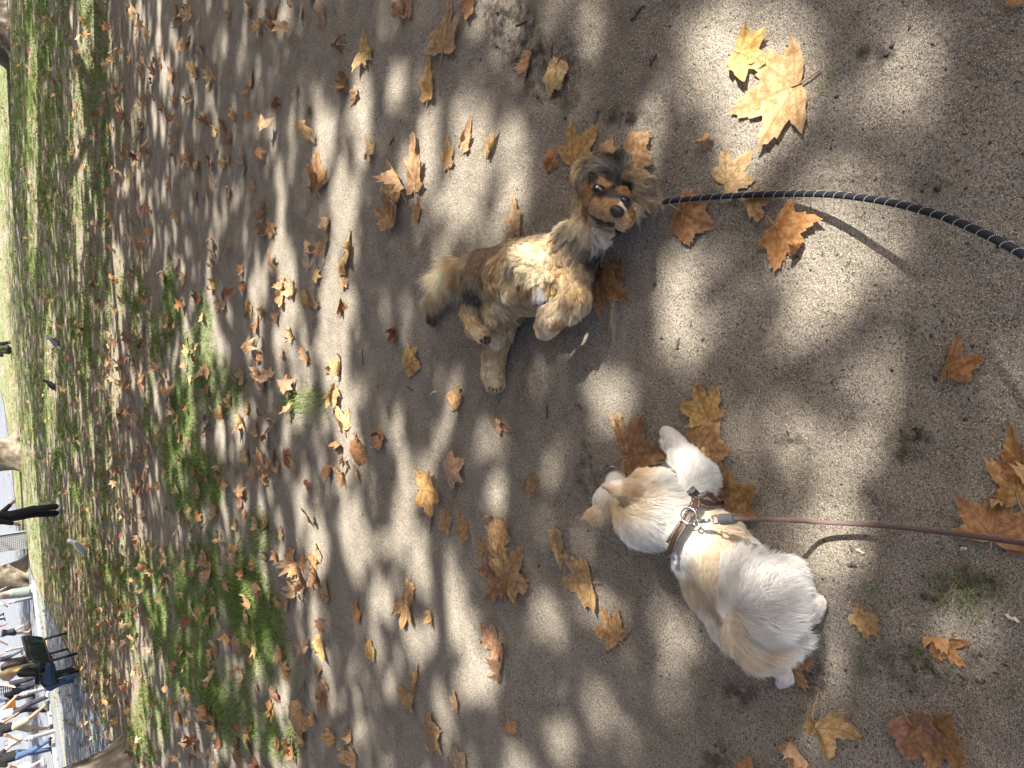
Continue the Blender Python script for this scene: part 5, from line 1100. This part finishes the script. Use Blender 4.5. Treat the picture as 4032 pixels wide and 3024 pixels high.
# ------------------------------------------------------------------ people beyond the lawn
SKIN = {}
def cloth(c): return M('cloth %.3f %.3f %.3f' % tuple(c), c, .85, 6, .28, .35)
def stripes():
    t = NT('black and white striped cotton'); w = t.n('ShaderNodeTexWave'); w.bands_direction = 'Z'; w.inputs['Scale'].default_value = 5.5; t.l(t.co(), w.inputs['Vector'])
    return t.done(t.ramp(w.outputs['Fac'], [(.45, (.75, .75, .74)), (.55, (.03, .03, .04))]), .85)
def print_cloth():
    t = NT('pale printed cotton'); v = t.n('ShaderNodeTexVoronoi'); v.inputs['Scale'].default_value = 28; t.l(t.co(), v.inputs['Vector'])
    return t.done(t.ramp(v.outputs['Distance'], [(.25, (.10, .16, .30)), (.45, (.72, .73, .75))]), .85)
def person(px, yaw, label, h=1.7, stride=0.0, top=(.1, .1, .1), sleeve='short', bot='trousers', bcol=(.05, .05, .06), shoe=(.05, .05, .05), skin=(.45, .27, .18), hair=(.05, .035, .025), longhair=0, pose='stand', arms=(.25, -.25), loc=None, shirtlen=.92, hands_fwd=0):
    s = h / 1.72; P = G(*px) if loc is None else np.asarray(loc, float)
    if abs(P[0]) < 1e9 and loc is None and P[0] < -6: P[2] = .02
    root = empty('person', tuple(P), math.radians(yaw)); tag(root, label, 'person')
    root.scale = (s, s, s)
    A = np.array
    hz_ = .92; torso0 = A([0, 0, hz_])
    J = {}
    for sd in (-1, 1):
        if pose == 'stand':
            hip = A([sd * .09, 0, .92]); an = A([sd * .085, sd * stride, .085 + (.06 if sd * stride < -.15 else 0)]); kn = (hip + an) / 2 + A([sd * .005, .03 + abs(stride) * .12, .02])
        elif pose == 'sit':
            hip = A([sd * .10, 0, .50]); kn = A([sd * .11, .43, .52 + .02 * sd]); an = A([sd * .12, .40 + .14 * sd * stride, .085])
        else:                                                     # sitting on the ground, knees up
            hip = A([sd * .10, 0, .12]); kn = A([sd * .14, .34, .42]); an = A([sd * .12, .62, .08])
        J[sd] = (hip, kn, an)
    base = {'stand': 0.0, 'sit': -.42, 'ground': -.80}[pose]
    def up(x, y, z): return A([x, y, z + base])
    body = []; tops = []; bots = []; shoes = {-1: [], 1: []}
    for sd in (-1, 1):
        hip, kn, an = J[sd]; toe = an + A([sd * .02, .15, -.045]); heel = an + A([0, -.05, -.045])
        body += [('c', hip, kn, .078, .056), ('c', kn, an, .054, .036), ('c', kn + (an - kn) * .1 + A([0, -.012, 0]), kn + (an - kn) * .5 + A([0, -.012, 0]), .046, .044), ('c', heel, toe, .034, .030), ('c', an, heel, .036, .034)]
        shoes[sd] = [('c', heel + A([0, 0, .004]), toe + A([0, .01, .002]), .046, .040), ('c', an + A([0, 0, -.01]), an + A([0, .03, -.03]), .046, .046)]
        if bot == 'trousers': bots += [('c', hip, kn, .100, .078), ('c', kn, an + A([0, 0, .0]), .076, .066)]
        if bot == 'shorts': bots += [('c', hip, hip + (kn - hip) * .86, .105, .096)]
    bots += [('e', up(0, 0, .95), (.165, .115, .11))]
    if bot == 'skirt': bots += [('c', up(0, 0, .98), up(0, 0, .62), .12, .17), ('c', up(0, 0, .62), up(.02, .03, .16), .17, .19)]
    if bot == 'dress': bots += [('c', up(0, 0, 1.05), up(0, 0, .60), .13, .22)]
    body += [('e', up(0, 0, .95), (.15, .10, .11)), ('c', up(-.05, 0, 1.02), up(-.07, 0, 1.33), .10, .10), ('c', up(.05, 0, 1.02), up(.07, 0, 1.33), .10, .10), ('c', up(-.15, -.01, 1.41), up(.15, -.01, 1.41), .06, .06), ('c', up(0, -.01, 1.42), up(0, .01, 1.53), .052, .048)]
    tops += [('c', up(-.055, 0, shirtlen + .06), up(-.075, 0, 1.33), .118, .112), ('c', up(.055, 0, shirtlen + .06), up(.075, 0, 1.33), .118, .112), ('c', up(-.15, -.01, 1.405), up(.15, -.01, 1.405), .072, .072)]
    body += [('e', up(0, .02, 1.625), (.076, .094, .115)), ('e', up(0, .045, 1.575), (.052, .055, .06)), ('c', up(0, .10, 1.635), up(0, .122, 1.605), .010, .014)] + [('e', up(sd * .078, .01, 1.615), (.012, .022, .032)) for sd in (-1, 1)]
    for sd, sw_ in ((-1, arms[0]), (1, arms[1])):
        sh = up(sd * .19, -.01, 1.40); el = sh + A([sd * .06, sw_ * .5, -.27]); wr = el + A([sd * .0, sw_ * .6 + .06, -.23])
        if hands_fwd: el = sh + A([sd * .07, .06, -.27]); wr = el + A([-sd * .08, .22, -.02 - .04 * sd])
        d = (wr - el) / np.linalg.norm(wr - el); pm = wr + d * .055
        body += [('c', sh, el, .050, .042), ('c', el, wr, .040, .028), ('c', wr, pm + d * .02, .028, .032)]
        for f in range(4): body.append(('c', pm + d * .02 + A([0, (f - 1.5) * .017, 0]), pm + d * (.075 + .012 * (f in (1, 2))) + A([-sd * .012, (f - 1.5) * .017, 0]), .0100, .0085, .006))
        body.append(('c', wr + d * .03 + A([0, .028, 0]), wr + d * .07 + A([-sd * .012, .05, 0]), .0105, .009, .006))
        if sleeve == 'short': tops += [('c', sh, sh + (el - sh) * .65, .068, .064)]
        if sleeve == 'long': tops += [('c', sh, el, .068, .058), ('c', el, el + (wr - el) * .92, .058, .044)]
    sk = M('skin %.2f' % skin[0], skin, .6, 40, .08, .05)
    obj('body', mesh('body', *surf(body, .0125, .022)), sk, root)
    tm = top if not isinstance(top, tuple) else cloth(top); bm = bcol if not isinstance(bcol, tuple) else cloth(bcol)
    obj('top', mesh('top', *surf(tops, .017, .03)), tm, root)
    obj({'dress': 'skirt'}.get(bot, bot), mesh('bottoms', *surf(bots, .017, .03)), bm, root)
    for sd in (-1, 1): obj('shoe', mesh('shoe', *surf(shoes[sd], .012, .02)), cloth(shoe), root)
    hp = [('e', up(0, -.012, 1.655), (.088, .102, .105)), ('c', up(0, -.06, 1.62), up(0, -.05, 1.55), .06, .05)]
    if longhair: hp += [('c', up(-.055, -.05, 1.62), up(-.075, -.07, 1.62 - longhair), .05, .028), ('c', up(.055, -.05, 1.62), up(.075, -.06, 1.62 - longhair), .05, .028), ('c', up(0, -.07, 1.6), up(0, -.10, 1.60 - longhair), .06, .04)]
    V, Q = surf(hp, .013, .03); keepf = ~((V[Q][:, :, 1].mean(1) > .045) & (V[Q][:, :, 2].mean(1) < 1.665 + base))
    obj('hair', mesh('hair', V, Q[keepf]), M('hair %.2f' % hair[0], hair, .5, 90, .4, .6), root)
    for sd in (-1, 1): obj('eye', mesh('eye', *ellip(up(sd * .032, .103, 1.635), (.010, .007, .008), None, 5)), GLOSS, root)
    return root
DKB = (.012, .012, .015); JEAN = (.055, .10, .19)
person((240, 2006), -70, 'person in loose black trousers and white shoes standing on the grass', 1.72, .06, DKB, 'long', 'trousers', DKB, (.75, .75, .72))
person((133, 2322), 100, 'person in long grey green skirt behind a bollard near the tree', 1.66, .10, (.45, .47, .45), 'long', 'skirt', (.19, .23, .20), (.6, .6, .58), skin=(.30, .17, .11))
person((127, 2468), 80, 'walker in dark shorts with bare legs, behind the top of the bench', 1.68, .22, print_cloth(), 'short', 'shorts', (.03, .03, .04), (.25, .13, .10), skin=(.55, .34, .24))
person((98, 2574), 110, 'distant walker in grey shirt and grey trousers behind the bench back', 1.72, .16, (.13, .14, .17), 'short', 'trousers', (.10, .10, .115), (.04, .04, .04))
person((178, 2668), 160, 'person in black and white striped shirt standing behind the bench', 1.7, .08, stripes(), 'short', 'trousers', (.025, .027, .035), (.04, .04, .04), skin=(.55, .34, .24), shirtlen=.88)
F2 = person((137, 2716), 150, 'person in light blue shirt carrying an orange bag past the bench', 1.74, .14, (.50, .60, .72), 'long', 'trousers', (.02, .02, .025), (.03, .03, .03), skin=(.35, .2, .13))
person((198, 2766), -100, 'woman in grey shirt and dark trousers with white shoes walking by the pavement edge', 1.68, .26, (.40, .44, .50), 'short', 'trousers', (.028, .027, .034), (.7, .7, .7), skin=(.50, .30, .2), longhair=.2)
person((209, 2815), 95, 'man in black shirt and khaki shorts striding with bare legs', 1.76, .36, (.010, .010, .011), 'short', 'shorts', (.33, .29, .20), (.05, .045, .04), skin=(.30, .17, .11))
person((216, 2926), 75, 'person in black shirt and blue jeans walking next to the last bollard', 1.70, .22, (.010, .010, .011), 'short', 'trousers', JEAN, (.02, .02, .022), longhair=.25)
pc = print_cloth()
person((186, 3002), 95, 'person in pale printed dress with bare legs, cut by the picture edge', 1.66, .16, pc, 'short', 'dress', pc, (.5, .45, .42), skin=(.58, .37, .27))
person((46, 2962), 120, 'far off walker in red shirt and yellow shorts', 1.7, .12, (.55, .03, .03), 'short', 'shorts', (.65, .50, .03), (.1, .1, .1))
person((22, 2425), 100, 'far off walker in black whose legs show above the bench', 1.72, .2, DKB, 'long', 'trousers', (.02, .02, .022), DKB)
person((46, 1376), -20, 'person in olive green jacket sitting on the far grass', 1.7, 0, (.085, .10, .06), 'long', 'trousers', (.02, .022, .03), (.05, .05, .05), pose='ground', hands_fwd=1)
yaw_b = math.degrees(math.atan2(bf[1], bf[0])) - 90
def seat(t): p = bA + be * t + bf * .20; return (p[0], p[1], 0)
person((0, 0), yaw_b, 'woman with long blonde hair in black jacket and jeans sitting on the bench', 1.70, .5, (.012, .012, .014), 'long', 'trousers', JEAN, (.28, .24, .19), skin=(.60, .40, .30), hair=(.52, .37, .16), longhair=.46, pose='sit', hands_fwd=1, loc=seat(1.55))
person((0, 0), yaw_b, 'second bench sitter in dark jacket, mostly hidden behind the bench back', 1.66, .3, (.016, .016, .02), 'long', 'trousers', (.03, .035, .05), (.05, .05, .05), hair=(.06, .04, .03), longhair=.3, pose='sit', hands_fwd=1, loc=seat(.95))
# bags
def bag(P, w, d, h, col, lab, handle, rz=0.3):
    o = empty('bag', tuple(P), rz); tag(o, lab, 'bag')
    V = []
    for z, k in ((0, .92), (h * .5, 1.0), (h, .9)):
        for sx, sy in ((-1, -1), (1, -1), (1, 1), (-1, 1)): V.append((sx * w / 2 * k, sy * d / 2 * (k if z < h else .55), z))
    Fs = [(i * 4 + k, i * 4 + (k + 1) % 4, i * 4 + 4 + (k + 1) % 4, i * 4 + 4 + k) for i in range(2) for k in range(4)] + [(3, 2, 1, 0)]
    obj('pouch', mesh('pouch', np.array(V), Fs, False), cloth(col), o)
    for sy in (-1, 1): MB().tube(spline([(-w * .25, sy * d * .25, h), (-w * .2, sy * d * .2, h * 1.35), (w * .2, sy * d * .2, h * 1.35), (w * .25, sy * d * .25, h)], 12), .008, 6).build('handle', cloth(handle), o)
    return o
q = G(137, 2716); bag((q[0] - .25, q[1] - .30, .66), .36, .14, .34, (.62, .24, .05), 'orange carrier bag held by the person in light blue', (.5, .2, .05), .4)
q = seat(1.42); bag((q[0] + bf[0] * .05, q[1] + bf[1] * .05, .46), .30, .16, .26, (.48, .30, .15), 'tan and white bag on the bench seat beside the blonde woman', (.7, .66, .6), .2)
q = G(84, 2908); bag((q[0], q[1], .02), .55, .3, .62, (.34, .40, .33), 'pale green tote with black handles standing on the far pavement', (.015, .015, .015), .5)

# ------------------------------------------------------------------ birds
def bird(px, L_, yaw, label, body_c, wing_c, head_c, tail_c, beak_c, cat, name):
    P = G(*px); o = empty(name, tuple(P), math.radians(yaw)); tag(o, label, cat); o.scale = (L_, L_, L_); A = np.array
    pr_ = [('e', A([0, -.02, .42]), (.15, .30, .155), np.array([[1, 0, 0], [0, .83, .55], [0, -.55, .83]])), ('c', A([0, .16, .54]), A([0, .26, .70]), .10, .075), ('e', A([0, .29, .75]), (.078, .095, .078)), ('c', A([0, -.2, .32]), A([0, -.46, .20]), .09, .03)]
    V, Q = surf(pr_, .022, .06); me = mesh('body', V, Q)
    w = sstep(.58, .70, V[:, 2])[:, None] * (V[:, 1] > .1)[:, None]; t_ = sstep(-.30, -.42, V[:, 1])[:, None]
    cattr(me, 'hcol', np.array(body_c) * (1 - w) * (1 - t_) + np.array(head_c) * w + np.array(tail_c) * t_ * (1 - w))
    nt = NT(name + ' plumage'); obj('body', me, nt.done(nt.attr('hcol').outputs['Color'], .6, nt.bump(nt.noise(30, nt.co()), .3, .01)), o)
    for sd in (-1, 1):
        wp = surf([('e', A([sd * .135, -.06, .42]), (.035, .28, .11), np.array([[1, 0, 0], [0, .86, .50], [0, -.50, .86]])), ('c', A([sd * .11, -.25, .32]), A([sd * .05, -.50, .20]), .05, .015)], .02, .04)
        obj('wing', mesh('wing', *wp), M(name + ' wing', wing_c, .6, 30, .3, .2), o)
        lg = MB().tube([(sd * .06, -.02, .28), (sd * .06, .0, .14), (sd * .06, .01, .012)], [.022, .013, .012], 6)
        for a in (-.5, 0, .5): lg.tube([(sd * .06, .01, .014), (sd * .06 + math.sin(a) * .09, .01 + math.cos(a) * .09, .010)], [.011, .006], 5)
        lg.build('leg', M(name + ' leg', (.35, .07, .05), .6, 30, .1, 0), o)
        obj('eye', mesh('eye', *ellip((sd * .062, .325, .765), (.014, .016, .016), None, 5)), GLOSS, o)
    MB().tube([(0, .36, .745), (0, .42, .735), (0, .475, .715)], [.03, .022, .006], 7).build('beak', M(name + ' beak', beak_c, .5, 30, .1, 0), o)
bird((356, 2143), .40, -75, 'pale grey and white gull standing among the leaves on the grass', (.70, .69, .66), (.26, .27, .27), (.74, .73, .72), (.06, .06, .06), (.30, .06, .04), 'gull', 'gull')
bird((250, 1345), .34, -60, 'dark pigeon with pale head feathers, the one closer to the olive jacketed sitter', (.045, .05, .07), (.035, .04, .055), (.10, .12, .15), (.5, .5, .5), (.2, .16, .12), 'pigeon', 'pigeon')
bird((232, 1512), .34, -60, 'black pigeon in the grass, the one closer to the pale tree trunk', (.018, .02, .03), (.015, .017, .025), (.02, .022, .03), (.1, .1, .1), (.05, .05, .05), 'pigeon', 'pigeon')
